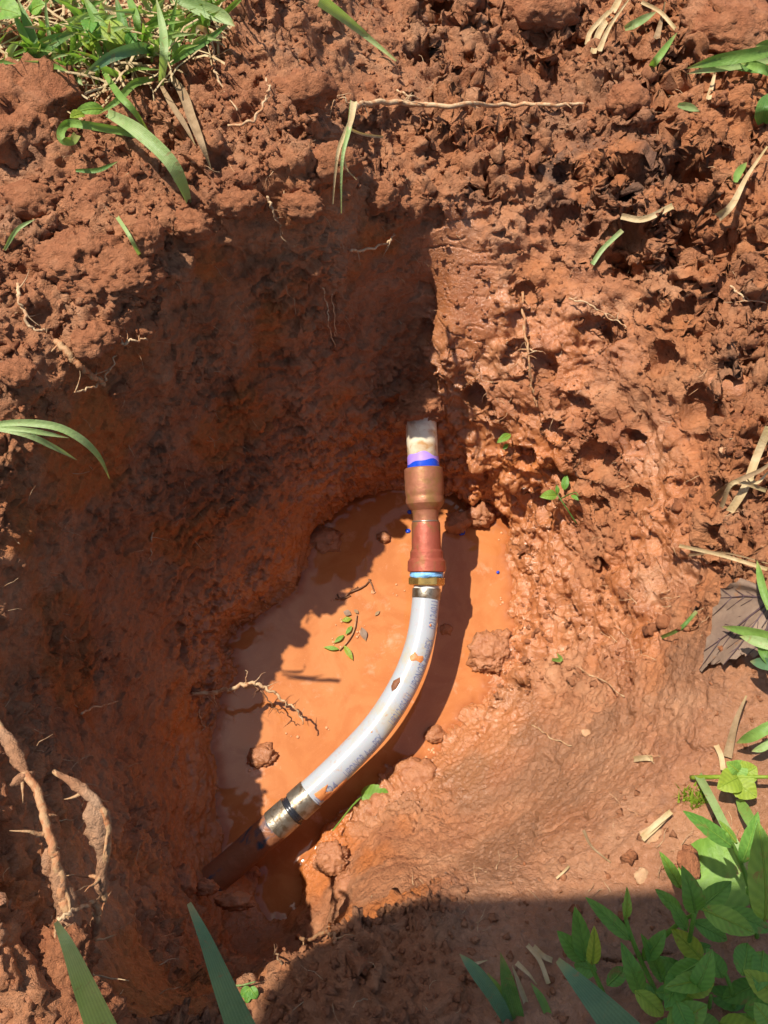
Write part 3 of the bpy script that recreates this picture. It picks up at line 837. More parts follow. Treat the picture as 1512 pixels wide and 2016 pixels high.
clod('mud_clod', at(820, 1530, .010), (.018, .014, .013), 47, M['mud'], 'wet mud lump at the lower right shore', sub=4)
clod('mud_clod', at(655, 1690, .035), (.015, .012, .010), 48, M['mud'], 'sunlit wet mud lump below the end of the white pipe', sub=5)
clod('mud_clod', at(680, 1750, .06), (.010, .012, .010), 49, M['mud'], 'sunlit wet mud lump above the dark pit', sub=4)
clod('mud_clod', at(355, 1742, .085), (.012, .011, .009), 50, M['mud'], 'sunlit crumb of mud left of the buried pipe end', sub=4)
clod('mud_clod', at(408, 1747, .07), (.009, .006, .006), 51, M['mud'], 'small sunlit crumb on the buried pipe end', sub=4)
clod('mud_clod', at(462, 1775, .10), (.016, .006, .007), 52, M['mud'], 'sunlit lumpy crumb over the dark pit', sub=4)
clod('pebble', sit(1307, 1228, .003), (.0055, .0052, .005), 53, M['clod'], 'small round red pebble beside a green needle', 'pebble', sub=3, rough=.4)
clod('clay_clod', sit(85, 1895, .004), (.018, .018, .012), 54, M['clod'], 'shaded crumbly clod at the lower left edge', sub=5)
clod('clay_clod', sit(130, 1975, .004), (.020, .013, .011), 55, M['clod'], 'shaded crumbly clod at the bottom left behind a broad blade', sub=5)
clod('clay_clod', sit(1440, 760, .004), (.020, .013, .010), 56, M['clay'] if False else M['mud'], 'smooth wet lump on the right wall near the edge', sub=4, rough=.3)
clod('mud_clod', at(828, 800, .142), (.020, .014, .016), 58, M['clod'], 'clay lump the cream stub comes out of', sub=5)
clod('mud_clod', at(818, 812, .150), (.013, .006, .007), 59, M['clod'], 'ragged mud cap on the tip of the cream stub', sub=4)
clod('mud_clod', at(793, 822, .128), (.013, .008, .012), 57, M['mud'], 'mud lump resting on the end of the cream stub', sub=4)

# crumbs strewn over the ground: nobody could count them
rng = np.random.default_rng(4)
cand = IDX[(top_m > .5) | ((rightw > .6) & (rng.random(len(P)) < .25))]
rampf = full(ramp_m); cand = cand[rng.random(len(cand)) > .92 * rampf[cand]]
cand = cand[(TPX[cand] > -80) & (TPX[cand] < 1600) & (TPY[cand] > -80) & (TPY[cand] < 2080) & (TV[cand, 2] > .01)]
w_c = (NRM[cand, 2] > .35).astype(float); w_c /= w_c.sum()
def crumbs(n, sub, r0, r1, seed):
    ids = rng.choice(cand, n, p=w_c)
    v, f = ICO[sub]
    sh = 1 + .7 * np.stack([rng.normal(size=(12, len(v)))], 0)[0]
    k = rng.integers(0, 12, n)
    r = r0 * (r1 / r0) ** (rng.random(n) ** 2.0)
    sq = np.stack([1 + .4 * (rng.random(n) - .5), 1 + .4 * (rng.random(n) - .5), .6 + .4 * rng.random(n)], 1)
    Vc = v[None] * sh[k][:, :, None].clip(.45, 1.7) * (r[:, None] * sq)[:, None, :]
    a = rng.random(n) * TAU; ca, sa = np.cos(a)[:, None], np.sin(a)[:, None]
    X = Vc[..., 0] * ca - Vc[..., 1] * sa; Y = Vc[..., 0] * sa + Vc[..., 1] * ca
    Vc = np.stack([X, Y, Vc[..., 2]], -1) + (TV[ids] + NRM[ids] * (r * .35)[:, None])[:, None, :]
    F = f[None] + (np.arange(n) * len(v))[:, None, None]
    return Vc.reshape(-1, 3), F.reshape(-1, 3)
v1, f1 = crumbs(5200, 1, .0008, .0026, 1); v2, f2 = crumbs(260, 2, .0022, .0052, 2)
crumb_me = tri_mesh('soil_crumbs', np.concatenate([v1, v2]), np.concatenate([f1, f2 + len(v1)]))
tag(link('soil_crumbs', crumb_me, M['clod'], smooth=False), 'loose red crumbs of soil strewn over bank and wall', 'soil', kind='stuff')

# ------------------------------------------------------------------ roots, straws, grass, leaves
def leaf_mat(name, col, col2, trans=0.35, rough=0.38, scale=60, veins=0.0):
    m, nt, b = new_mat(name)
    tc = N(nt, 'ShaderNodeTexCoord').outputs['Object']
    n1 = noise_node(nt, scale, 4, 0.6, tc)
    c = ramp(nt, n1.outputs[0], [(0.32, col), (0.7, col2)])
    aq = N(nt, 'ShaderNodeAttribute', attribute_name='across').outputs['Fac']; at_ = N(nt, 'ShaderNodeAttribute', attribute_name='along').outputs['Fac']
    st = vmath(nt, 'SINE', vmath(nt, 'MULTIPLY', aq, veins if veins else 26.0), 0.0)
    if veins: st = vmath(nt, 'SINE', vmath(nt, 'SUBTRACT', vmath(nt, 'MULTIPLY', at_, 46.0), vmath(nt, 'MULTIPLY', vmath(nt, 'ABSOLUTE', aq, 0.0), 9.0)), 0.0)
    c = mix(nt, 0.55, c, ramp(nt, vmath(nt, 'ADD', vmath(nt, 'MULTIPLY', st, .5), .5), [(0.0, (0.78, 0.80, 0.78)), (1.0, (1.12, 1.10, 1.1))]), 'MULTIPLY')
    nd = noise_node(nt, scale * 1.7, 5, 0.7, tc, 1.0)
    c = mix(nt, ramp(nt, nd.outputs[0], [(0.60, (0, 0, 0)), (0.70, (0.7, 0.7, 0.7))]), c, (0.30, 0.14, 0.06))
    if not veins: c = mix(nt, ramp(nt, at_, [(0.80, (0, 0, 0)), (1.0, (0.6, 0.6, 0.6))]), c, (0.36, 0.27, 0.11))
    nt.links.new(c, b.inputs['Base Color']); b.inputs['Roughness'].default_value = rough
    b.inputs['Specular IOR Level'].default_value = 0.3
    nt.links.new(bump(nt, noise_node(nt, scale * 8, 4, 0.65, tc).outputs[0], 0.0006), b.inputs['Normal'])
    t = N(nt, 'ShaderNodeBsdfTranslucent')
    nt.links.new(mix(nt, 1.0, c, (1.25, 1.35, 0.55), 'MULTIPLY'), t.inputs[0])
    ms = N(nt, 'ShaderNodeMixShader'); ms.inputs[0].default_value = trans
    nt.links.new(b.outputs[0], ms.inputs[1]); nt.links.new(t.outputs[0], ms.inputs[2])
    nt.links.new(ms.outputs[0], nt.nodes['Material Output'].inputs[0])
    return m
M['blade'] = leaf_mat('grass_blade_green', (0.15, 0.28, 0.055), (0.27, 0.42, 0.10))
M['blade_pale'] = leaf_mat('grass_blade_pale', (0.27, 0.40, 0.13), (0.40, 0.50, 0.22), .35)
M['blade_lit'] = leaf_mat('grass_blade_lit_tone', (0.30, 0.46, 0.15), (0.42, 0.56, 0.22), .4)  # brighter green puts sunlight into the colour of the bottom left blade
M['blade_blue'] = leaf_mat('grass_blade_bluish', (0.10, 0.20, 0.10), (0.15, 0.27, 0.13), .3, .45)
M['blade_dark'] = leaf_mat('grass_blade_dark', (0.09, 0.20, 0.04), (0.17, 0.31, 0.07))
M['leaf'] = leaf_mat('leaf_green', (0.10, 0.25, 0.035), (0.17, 0.35, 0.06), .35, .42, 50, 1)
M['leaf_light'] = leaf_mat('leaf_light_green', (0.17, 0.33, 0.045), (0.26, 0.43, 0.075), .4, .42, 50, 1)
M['leaf_yellow'] = leaf_mat('leaf_yellow_green', (0.26, 0.36, 0.035), (0.36, 0.46, 0.06), .4, .4, 60, 1)
M['straw'] = leaf_mat('dry_straw', (0.44, 0.30, 0.14), (0.60, 0.46, 0.26), .15, .6, 90)
M['straw_dark'] = leaf_mat('old_straw', (0.20, 0.125, 0.06), (0.36, 0.24, 0.13), .1, .7, 90)
M['dead_leaf'] = leaf_mat('dead_leaf', (0.18, 0.115, 0.082), (0.30, 0.20, 0.135), .12, .6, 40)
M['vein'] = plain('dark_vein', (0.075, 0.040, 0.040), .6)
M['root'] = plain('woody_root', (0.40, 0.235, 0.115), .75, 0, .3, scale=160, col2=(0.36, 0.145, 0.06), bmp=.0008)
M['root_pale'] = plain('pale_root', (0.50, 0.34, 0.19), .7, 0, .3, scale=200, col2=(0.40, 0.19, 0.085), bmp=.0005)
M['root_dark'] = plain('dark_root', (0.17, 0.08, 0.04), .7, 0, .3, .3, 160, .0005)

CAMP = Vector((0, 0, CAM_H))
def pts_of(path):
    """(px, py, h): h metres above the ground seen there; (px, py, z, 1): absolute height z"""
    out = []
    for p in path:
        if isinstance(p, Vector): out.append(p)
        elif len(p) == 4: out.append(at(p[0], p[1], p[2]))
        elif len(p) == 2: out.append(over(p[0], p[1], 0.001))
        else: out.append(over(*p))
    return out
def ribbon_mesh(name, path, w0, prof='blade', fold=0.25, per=7, hint=None, seed=0):
    """a grass blade: w0 = full width in photo pixels at its widest"""
    P_ = Path(pts_of(path), per)
    n = len(P_.p); vs = []; fs = []
    rnd = random.Random(seed); tw = rnd.uniform(-.5, .5)
    for i, c in enumerate(P_.p):
        t = i / (n - 1)
        if prof == 'blade': w = min(1, .55 + 1.6 * t) * (1 - max(0, (t - .55) / .45) ** 1.7)
        elif prof == 'cut': w = .75 + .25 * t
        elif prof == 'taper': w = 1 - .85 * t
        else: w = 1.0
        d = (CAMP - c).length
        hwid = .5 * w0 * w * d / FPX + .00012
        tg = (P_.p[min(i + 1, n - 1)] - P_.p[max(i - 1, 0)]).normalized()
        h = (hint or (CAMP - c)).normalized()
        side = tg.cross(h)
        if side.length < 1e-4: side = Vector((1, 0, 0))
        side.normalize(); up = side.cross(tg).normalized()
        a = tw * (t - .3)
        side, up = side * math.cos(a) + up * math.sin(a), up * math.cos(a) - side * math.sin(a)
        vs += [c - side * hwid + up * hwid * fold, c - side * hwid * .5 + up * hwid * fold * .3, c - up * hwid * fold * .35, c + side * hwid * .5 + up * hwid * fold * .3, c + side * hwid + up * hwid * fold]
    for i in range(n - 1):
        for k in range(4):
            a = i * 5 + k; fs.append((a, a + 1, a + 6, a + 5))
    me = mesh(name, vs, fs)
    attr(me, 'across', np.tile([-1, -.5, 0, .5, 1], n)); attr(me, 'along', np.repeat(np.arange(n) / (n - 1), 5))
    return me
def blade(path, w, label, mat='blade', cat='grass', name='grass_strand', prof='blade', group=None, parent=None, fold=.3, seed=0):
    o = link(name, ribbon_mesh(name, path, w, prof, fold, seed=seed), M[mat], parent)
    if parent is None: tag(o, label, cat, group)
    return o
def tube_mesh(name, pts, r0, r1, n=7, per=6, rough=.25, seed=0, cap=True):
    P_ = Path(pts, per); m = len(P_.p); vs = []; fs = []
    rnd = random.Random(seed)
    ref = Vector((.3, .2, .93)).normalized()
    for i, c in enumerate(P_.p):
        t = i / (m - 1); r = r0 + (r1 - r0) * t
        tg = (P_.p[min(i + 1, m - 1)] - P_.p[max(i - 1, 0)]).normalized()
        a = ref - tg * ref.dot(tg)
        if a.length < .05: a = Vector((1, 0, 0)) - tg * tg.x
        a.normalize(); b = tg.cross(a)
        for k in range(n):
            q = TAU * k / n; rr = r * (1 + rnd.uniform(-rough, rough))
            vs.append(c + (a * math.cos(q) + b * math.sin(q)) * rr)
    for i in range(m - 1):
        for k in range(n):
            a0 = i * n + k; a1 = i * n + (k + 1) % n
            fs.append((a0, a1, a1 + n, a0 + n))
    if cap: fs.append(tuple(range(n))[::-1]); fs.append(tuple(range((m - 1) * n, m * n)))
    return mesh(name, vs, fs)
def root(path, r0, r1, label, mat='root', name='root', parent=None, branches=0, seed=0, jit=.0012, cat='root', rough=.3, n=7):
    """r in metres"""
    rnd = random.Random(seed)
    pts = pts_of(path); P_ = Path(pts, 5)
    q = [p + Vector((rnd.uniform(-1, 1), rnd.uniform(-1, 1), rnd.uniform(-1, 1))) * jit for p in P_.p]
    o = link(name, tube_mesh(name, q, r0, r1, n, 3, rough, seed), M[mat], parent)
    if parent is None: tag(o, label, cat)
    for k in range(branches):
        i = rnd.randrange(1, len(q) - 1)
        p = q[i]; d = Vector((rnd.uniform(-1, 1), rnd.uniform(-1, 1), rnd.uniform(-.6, .5))).normalized()
        L = rnd.uniform(.006, .02)
        bp = [p]
        for j in range(4):
            d = (d + Vector((rnd.uniform(-1, 1), rnd.uniform(-1, 1), rnd.uniform(-1, .6))) * .4).normalized(); bp.append(bp[-1] + d * L / 4)
        link('rootlet', tube_mesh('rootlet', bp, r1 * .55 + .0002, .00012, 5, 2, .2, seed + k), M[mat], o)
    return o
def coated(o_parent, path, r, seed, mat='soil_root', name='clinging_soil'):
    """crumbly earth stuck along a root"""
    pts = pts_of(path); P_ = Path(pts, 8); rnd = random.Random(seed)
    m = len(P_.p); n = 16; vs = []; fs = []
    for i, c in enumerate(P_.p):
        t = i / (m - 1); env = math.sin(math.pi * min(max(t, .03), .97)) ** .6
        tg = (P_.p[min(i + 1, m - 1)] - P_.p[max(i - 1, 0)]).normalized()
        a = Vector((.3, .2, .93)); a = (a - tg * a.dot(tg)).normalized(); b = tg.cross(a)
        for k in range(n):
            q = TAU * k / n; vs.append(c + (a * math.cos(q) + b * math.sin(q)) * r * env)
    A = np.array([list(v) for v in vs]); C = np.repeat(np.array([list(c) for c in P_.p]), n, 0)
    d = 1 + .45 * fbm(A, 120, 3, seed) + .6 * lumps(A, 230, seed) + .25 * fbm(A, 500, 2, seed + 2)
    A = C + (A - C) * d[:, None]
    for i in range(m - 1):
        for k in range(n):
            a0 = i * n + k; a1 = i * n + (k + 1) % n
            fs.append((a0, a1, a1 + n, a0 + n))
    fs.append(tuple(range(n))[::-1]); fs.append(tuple(range((m - 1) * n, m * n)))
    return link(name, mesh(name, A, fs), M[mat], o_parent)
def leaf_mesh(name, base, tip, w, up=None, bend=.12, fold=.18, kind='ovate', seed=0, droop=0.0, nl=14, nw=6):
    base, tip = Vector(base), Vector(tip)
    L = (tip - base).length; t0 = (tip - base).normalized()
    up = (up or Vector((0, 0, 1))); up = (up - t0 * up.dot(t0)).normalized(); side = t0.cross(up)
    rnd = random.Random(seed); ph = rnd.uniform(0, 6)
    vs = []; fs = []
    for i in range(nl + 1):
        t = i / nl
        if kind == 'ovate': f = math.sin(math.pi * t ** .86) ** .72 * (1 - .08 * t)
        elif kind == 'lance': f = math.sin(math.pi * t ** .9) ** 1.1
        elif kind == 'round': f = math.sin(math.pi * (0.04 + .96 * t) ** .85) ** .5
        else: f = 1
        h = w * .5 * max(f, .03)
        c = base + t0 * L * t + up * (L * bend * 4 * t * (1 - t) - L * droop * t * t)
        for k in range(nw + 1):
            q = k / nw * 2 - 1
            rip = .04 * w * math.sin(9 * t + ph + 2 * q) * abs(q)
            edge = 1 + (.035 * math.sin(t * 40 + ph) if abs(q) == 1 else 0)
            vs.append(c + side * h * q * edge + up * (abs(q) * h * fold * 2 - h * fold * q * q * .8 + rip))
    for i in range(nl):
        for k in range(nw):
            a = i * (nw + 1) + k; fs.append((a, a + 1, a + nw + 2, a + nw + 1))
    me = mesh(name, vs, fs)
    attr(me, 'across', np.tile(np.linspace(-1, 1, nw + 1), nl + 1)); attr(me, 'along', np.repeat(np.linspace(0, 1, nl + 1), nw + 1))
    return me
def pxw(w, p): return w * (CAMP - Vector(p)).length / FPX * .95
def leaf_part(parent, base, tip, w, z0, z1, mat='leaf', kind='ovate', seed=0, bend=.1, name='leaf', label=None, fold=.18):
    b = at(base[0], base[1], z0); t = at(tip[0], tip[1], z1)
    up = Vector((0, 0, 1)).lerp((CAMP - b).normalized(), .5)
    o = link(name, leaf_mesh(name, b, t, pxw(w, (b + t) / 2), up, bend, fold, kind, seed), M[mat], parent)
    ptsr = []
    up2 = (up - (t - b).normalized() * up.dot((t - b).normalized())).normalized(); L = (t - b).length
    for i in range(7):
        q = i / 6 * .93; ptsr.append(b.lerp(t, q) + up2 * (L * bend * 4 * q * (1 - q) + .0001))
    link('midrib', tube_mesh('midrib', ptsr, .0006, .0002, 5, 2, .05), M['leaf_light'] if mat == 'leaf' else M['leaf_yellow'], o)
    if label: o['label'] = label
    return o
def plant(name, base, label, cat, group=None):
    o = empty(name, base); tag(o, label, cat, group); return o
def stem_part(parent, path, r0, r1, mat='leaf_light', name='stem', seed=0):
    return link(name, tube_mesh(name, pts_of(path), r0, r1, 7, 6, .06, seed), M[mat], parent)

# ---- big roots on the left
RT = [(-14,1412,.374,1),(30,1480,.376,1),(72,1560,.378,1),(95,1640,.380,1),(110,1700,.378,1),(125,1770,.374,1),(140,1830,.366,1),(162,1890,.352,1),(185,1950,.335,1)]
r = root(RT, .0017, .0022, 'long soil-coated root running down the left edge of the hole', branches=9, seed=3, rough=.15, n=10, jit=.0007)
coated(r, [(-8,1420,.374,1),(28,1478,.376,1),(55,1530,.378,1)], .0034, 5); coated(r, [(42,1522,.375,1),(50,1545,.375,1)], .0046, 6)
coated(r, [(104,1680,.378,1),(118,1740,.374,1),(133,1800,.368,1),(146,1850,.36,1),(172,1915,.345,1)], .0046, 7)
coated(r, [(92,1670,.376,1),(99,1700,.374,1),(106,1730,.37,1)], .0034, 8)
BT = [(106,1518,.372,1),(150,1545,.376,1),(185,1575,.378,1),(208,1605,.376,1),(212,1660,.37,1),(200,1720,.362,1),(202,1772,.352,1)]
r = root(BT, .0012, .0018, 'bent root caked with earth hanging free on the left', branches=5, seed=9, rough=.12, n=9, jit=.0006)
coated(r, BT[:4], .0026, 12)
coated(r, [(178,1578,.376,1),(188,1610,.374,1),(197,1650,.37,1),(203,1690,.366,1)], .0056, 13)
coated(r, [(207,1650,.37,1),(201,1720,.362,1),(202,1768,.352,1)], .0030, 14)
r = root([(186,1778,.350,1),(190,1800,.345,1),(188,1830,.335,1),(180,1860,.32,1)], .0016, .0012, 'short crusted root below the hanging one', seed=15, branches=3)
coated(r, [(190,1800,.345,1),(188,1825,.337,1),(182,1850,.325,1)], 0.0026, 16)
root([(186,1776,.352,1),(150,1790,.37,1),(128,1803,.378,1),(112,1812,.376,1)], .0009, .0006, 'thin curved rootlet crossing the long left root', 'root_pale', seed=17, jit=.0006)
root([(112,1818,.376,1),(108,1850,.37,1),(98,1890,.36,1),(75,1908,.35,1)], .0008, .0005, 'thin rootlet looping down beside the bottom left blade', 'root_pale', seed=18, jit=.0006)
root([(162,1890,.352,1),(180,1920,.345,1),(195,1955,.335,1),(200,1990,.32,1)], .0014, .0006, 'ragged rootlets at the lower end of the long root', 'root_pale', branches=9, seed=19)
# the forked root over the puddle
r = root([(380,1366,.050,1),(430,1360,.050,1),(475,1350,.049,1),(500,1347,.048,1),(530,1358,.045,1),(560,1380,.040,1),(585,1402,.034,1),(597,1425,.030,1)], .0022, .0006,
         'forked pale root reaching out over the left of the puddle', 'root_pale', branches=14, seed=21, jit=.0014)
root([(500,1349,.046,1),(520,1370,.040,1),(540,1395,.034,1),(560,1405,.030,1)], .0009, .0003, None, 'root_dark', 'side_root', r, 5, 22)
root([(480,1350,.048,1),(487,1330,.054,1),(484,1318,.058,1)], .0006, .0002, None, 'root_pale', 'side_root', r, 0, 23)
root([(390,1362,.05,1),(340,1342,.055,1),(280,1350,.06,1),(220,1375,.06,1),(150,1400,.06,1),(60,1430,.065,1)], .0024, .004, None, 'root_dark', 'buried_root', r, 4, 24, .002)
root([(160,1402,.012),(190,1392,.012),(235,1377,.008)], .0009, .0005, 'thin straight rootlet on the shaded left wall', 'root_pale', seed=25)
root([(392,1395),(395,1420),(403,1434)], .0009, .0005, 'tiny pale rootlet under the forked root', 'root_pale', branches=4, seed=26)
root([(302,1052),(300,1085),(297,1115)], .0007, .0004, 'short pale rootlet stuck on the shaded wall', 'root_pale', branches=2, seed=27)
# top
r = root([(690,212,.008),(720,203,.010),(800,203,.010),(900,206,.010),(1000,204,.010),(1080,206,.008),(1160,205,.004)], .0026, .0014,
         'long pale root lying straight across the top bank', 'root_pale', branches=12, seed=31, rough=.12)
root([(700,205,.01),(680,190,.006),(640,180,.003),(600,185,.002)], .0010, .0004, None, 'root_pale', 'side_root', r, 3, 32)
root([(780,180,.008),(800,186,.010),(830,200,.012)], .0010, .0006, None, 'root_pale', 'side_root', r, 3, 33)
root([(450,250,.006),(490,232,.009),(525,200,.009),(530,175,.006),(515,145,.004)], .0010, .0006, 'thin wiry root looping on the bank above the shaded wall', 'root_pale', seed=34, branches=2)
root([(415,70,.004),(420,110,.006),(425,145,.006),(440,180,.006),(470,218,.004)], .0011, .0006, 'thin root hanging beside the brown grass blade', 'root_pale', seed=35, branches=2)
root([(690,498,.006),(730,490,.010),(765,475,.010),(783,462,.008)], .0012, .0006, 'small pale root sticking out of the upper shaded wall', 'root_pale', seed=36, branches=5)
root([(635,565,.010),(645,600,.014),(648,640,.016),(662,685,.014)], .0006, .0004, 'hair-thin root hanging against the shaded wall', 'root_pale', seed=37)
root([(655,580,.010),(660,630,.014),(658,668,.014)], .0005, .0004, 'second hair-thin root holding the tiny clod', 'root_pale', seed=38)
root([(528,385,.006),(535,410,.008),(548,440,.008),(560,465,.006)], .0010, .0004, 'beaded rootlet hanging from the rim over the shaded wall', 'root_pale', seed=39, branches=3)
r = root([(110,670,.004),(140,705,.008),(175,735,.010),(205,757,.010)], .0024, .0018, 'dark root pointing down from the left slab', 'root', seed=41, branches=4)
root([(205,757,.010),(215,730,.012),(228,702,.012)], .0008, .0004, None, 'root_pale', 'side_root', r, 1, 42)
root([(200,755,.010),(175,768,.010),(148,772,.010)], .0008, .0005, None, 'root_pale', 'side_root', r, 1, 43)
root([(240,675,.006),(265,670,.008),(292,668,.008)], .0009, .0004, 'short white rootlet at the lower edge of the slab', 'root_pale', seed=44, branches=4)
root([(35,555,.004),(38,590,.006),(45,610,.006),(60,640,.006),(90,650,.004)], .0012, .0008, 'crooked pale root at the left edge under the slab', 'root_pale', seed=45, branches=4)
root([(1030,575,.004),(1033,640,.008),(1036,700,.008),(1048,760,.006),(1056,800,.003)], .0014, .0008, 'thin root hanging upright on the lit right wall', 'root', seed=46, branches=5)
root([(1120,585,.006),(1160,600,.010),(1200,625,.010),(1235,645,.005)], .0008, .0004, 'fine slanting rootlet across the lit right wall', 'root_pale', seed=47, branches=4)
root([(1020,690,.006),(1050,690,.010),(1075,695,.008)], .0008, .0004, 'fine forked rootlet beside the upright root', 'root_pale', seed=48, branches=3)
root([(1440,560,.004),(1470,590,.006),(1510,600,.005)], .0008, .0005, 'fine rootlet at the right edge of the wall', 'root_pale', seed=49, branches=3)
root([(1140,1318,.002),(1175,1335,.004),(1225,1370,.002)], .0007, .0004, 'thin straw-coloured rootlet on the wet right bank', 'root_pale', seed=50, branches=3)
root([(1045,1425,.002),(1075,1445,.004),(1120,1468,.002)], .0006, .0004, 'thin rootlet on the mud below the puddle', 'root_pale', seed=51)
root([(580,1845,.004),(610,1838,.008),(640,1837,.008),(660,1845,.004)], .0014, .0009, 'short crusted root over the near lip of the pit', 'root', seed=52, branches=2)
root([(545,1860,.012),(552,1880,.012),(560,1895,.006)], .0006, .0005, 'tiny upright rootlet on the near lip of the pit', 'root_pale', seed=53)
# root hairs in the walls: a mass of fine fibres
def hairs(n, seed):
    rnd = random.Random(seed); VS = []; FS = []
    pool = IDX[((leftw > .5) | (rightw > .5) | (top_m > .5)) & (Pz > .12)]
    pool = pool[(TPX[pool] > -40) & (TPX[pool] < 1550) & (TPY[pool] > -40) & (TPY[pool] < 2050)]
    for k in range(n):
        i = pool[rnd.randrange(len(pool))]; p = Vector(TV[i]); nn = Vector(NRM[i])
        d = (nn + Vector((rnd.uniform(-1, 1), rnd.uniform(-1, 1), rnd.uniform(-1, .3)))).normalized()
        L = rnd.uniform(.004, .018); r = rnd.uniform(.00018, .00042)
        q = p - nn * .001; base = len(VS)
        for j in range(5):
            a = d.cross(Vector((.2, .9, .3))).normalized(); b = d.cross(a)
            for m_ in range(3):
                an = TAU * m_ / 3; VS.append(q + (a * math.cos(an) + b * math.sin(an)) * r * (1 - .15 * j))
            q = q + d * L / 4
            d = (d + Vector((rnd.uniform(-1, 1), rnd.uniform(-1, 1), rnd.uniform(-1.2, .5))) * .5).normalized()
        for j in range(4):
            for m_ in range(3):
                a0 = base + j * 3 + m_; a1 = base + j * 3 + (m_ + 1) % 3; FS.append((a0, a1, a1 + 3, a0 + 3))
    return mesh('root_hairs', VS, FS)
tag(link('root_hairs', hairs(650, 8), M['root_pale']), 'fine root hairs sticking out of the earth all around', 'roots', kind='stuff')

# ---- straws
S_ = lambda path, w, label, mat='straw', **k: blade(path, w, label, mat, 'straw', 'straw', k.pop('prof', 'flat'), **k)
h = plant('straw_bunch', over(690, 240, .01), 'bunch of pale straws hanging over the back rim', 'straw')
for i, pp in enumerate(([(697,200,.385,1),(690,240,.395,1),(668,290,.392,1),(660,340,.380,1),(655,402,.362,1)], [(695,200,.385,1),(688,250,.395,1),(676,300,.392,1),(672,350,.380,1),(672,420,.358,1)],
           [(698,205,.385,1),(690,250,.394,1),(676,290,.390,1),(682,330,.378,1),(702,354,.37,1)], [(692,232,.39,1),(675,270,.39,1),(660,320,.375,1)])):
    blade(pp, [11, 10, 6, 6][i], None, ['straw', 'blade_pale', 'straw', 'blade_pale'][i], name='straw', prof='taper', parent=h, seed=i)
S_([(690,245,.014),(720,258,.012),(755,270,.006)], 4, 'thin straw branching off the hanging bunch')
blade([(630,0,.03),(680,40,.03),(730,78,.025),(780,120,.012)], 19, 'half brown grass blade slanting in at the top centre', 'blade_pale', prof='taper')
S_([(1418,425,.006),(1440,400,.018),(1470,350,.024),(1512,290,.026)], 15, 'broad pale straw propped on the right bank', prof='taper')
S_([(1165,520,.006),(1190,490,.012),(1225,455,.010)], 8, 'short straw lying across a hollow in the right wall', 'blade_pale')
S_([(1225,425,.004),(1265,430,.01),(1325,405,.006)], 10, 'short straw bridging the hollows of the right wall')
for i, (pp, w, lb) in enumerate((([(1165,105,.006),(1185,60,.015),(1215,10,.02),(1225,-20,.02)], 10, 'pale straw leaning at the top edge right of the clod'),
          ([(1175,100,.006),(1200,50,.016),(1245,-10,.02)], 9, 'pale straw crossing behind the clod at the top edge'),
          ([(1150,90,.006),(1160,60,.01),(1200,20,.01)], 7, 'thin straw beside the leaning ones at the top'),
          ([(1292,85,.004),(1300,50,.01),(1312,5,.012)], 10, 'pale straw standing by the top right clod'),
          ([(1265,0,.01),(1300,25,.012),(1330,55,.006)], 5, 'thin straw crossing toward the top right clod'),
          ([(1395,195,.006),(1403,160,.012),(1410,130,.012)], 8, 'short straw under the top right grass'),
          ([(1435,1005,.004),(1465,960,.015),(1490,900,.02),(1512,840,.022)], 13, 'long straw slanting at the right edge above the dead leaf'),
          ([(1405,985,.004),(1440,955,.012),(1490,920,.018),(1520,905,.02)], 14, 'flat straw in the heap at the right edge'),
          ([(1420,1000,.004),(1450,945,.016),(1512,960,.014)], 7, 'thin straw in the heap at the right edge'),
          ([(1470,930,.01),(1490,950,.014),(1512,935,.016)], 9, 'curled straw in the heap at the right edge'),
          ([(1340,1075,.004),(1420,1095,.010),(1512,1122,.014)], 6, 'yellow straw lying above the dead leaf'),
          ([(1355,1095,.003),(1420,1085,.006),(1512,1110,.006)], 5, 'grey straw lying above the dead leaf'),
          ([(1262,1648,.004),(1290,1625,.010),(1322,1598,.008)], 8, 'split straw on the ramp left of the plants'),
          ([(1266,1652,.004),(1295,1628,.007),(1318,1606,.006)], 6, 'second split straw on the ramp left of the plants'),
          ([(1248,1495,.003),(1270,1493,.005),(1285,1494,.003)], 9, 'short pale chip on the ramp'),
          ([(1430,1490,.003),(1450,1420,.010),(1470,1370,.008)], 14, 'flat dry straw standing below the dead leaf'),
          ([(1410,1468,.003),(1420,1490,.006),(1425,1515,.005)], 8, 'short dry straw left of the small bright plant'),
          ([(1365,1715,.003),(1340,1735,.006),(1325,1728,.004)], 6, 'short dry stalk beside the pale crinkled leaf'),
          ([(1095,1730,.002),(1110,1715,.004),(1120,1705,.003)], 3, 'hair-thin straw lying above the shadow edge'),
          ([(1150,1635,.002),(1165,1665,.004),(1200,1698,.002)], 5, 'thin bleached stalk on the smooth ramp'),
          ([(1040,1862,.002),(1060,1890,.006),(1080,1935,.006)], 7, 'dry straw in the shade left of the broad cut blade'),
          ([(1015,1895,.003),(1040,1920,.006),(1056,1938,.004)], 8, 'short dry straw in the shade by the grass tuft'),
          ([(1050,1865,.003),(1070,1880,.004),(1085,1890,.003)], 8, 'short flat straw in the shade above the others'))):
    S_(pp, w, lb, 'straw' if i % 4 != 3 else 'straw_dark', prof='taper' if i % 2 else 'flat', seed=i)
blade([(1303,1256,.002),(1330,1230,.005),(1360,1200,.003)], 6, 'green needle lying beside the red pebble', 'blade_dark', prof='flat')
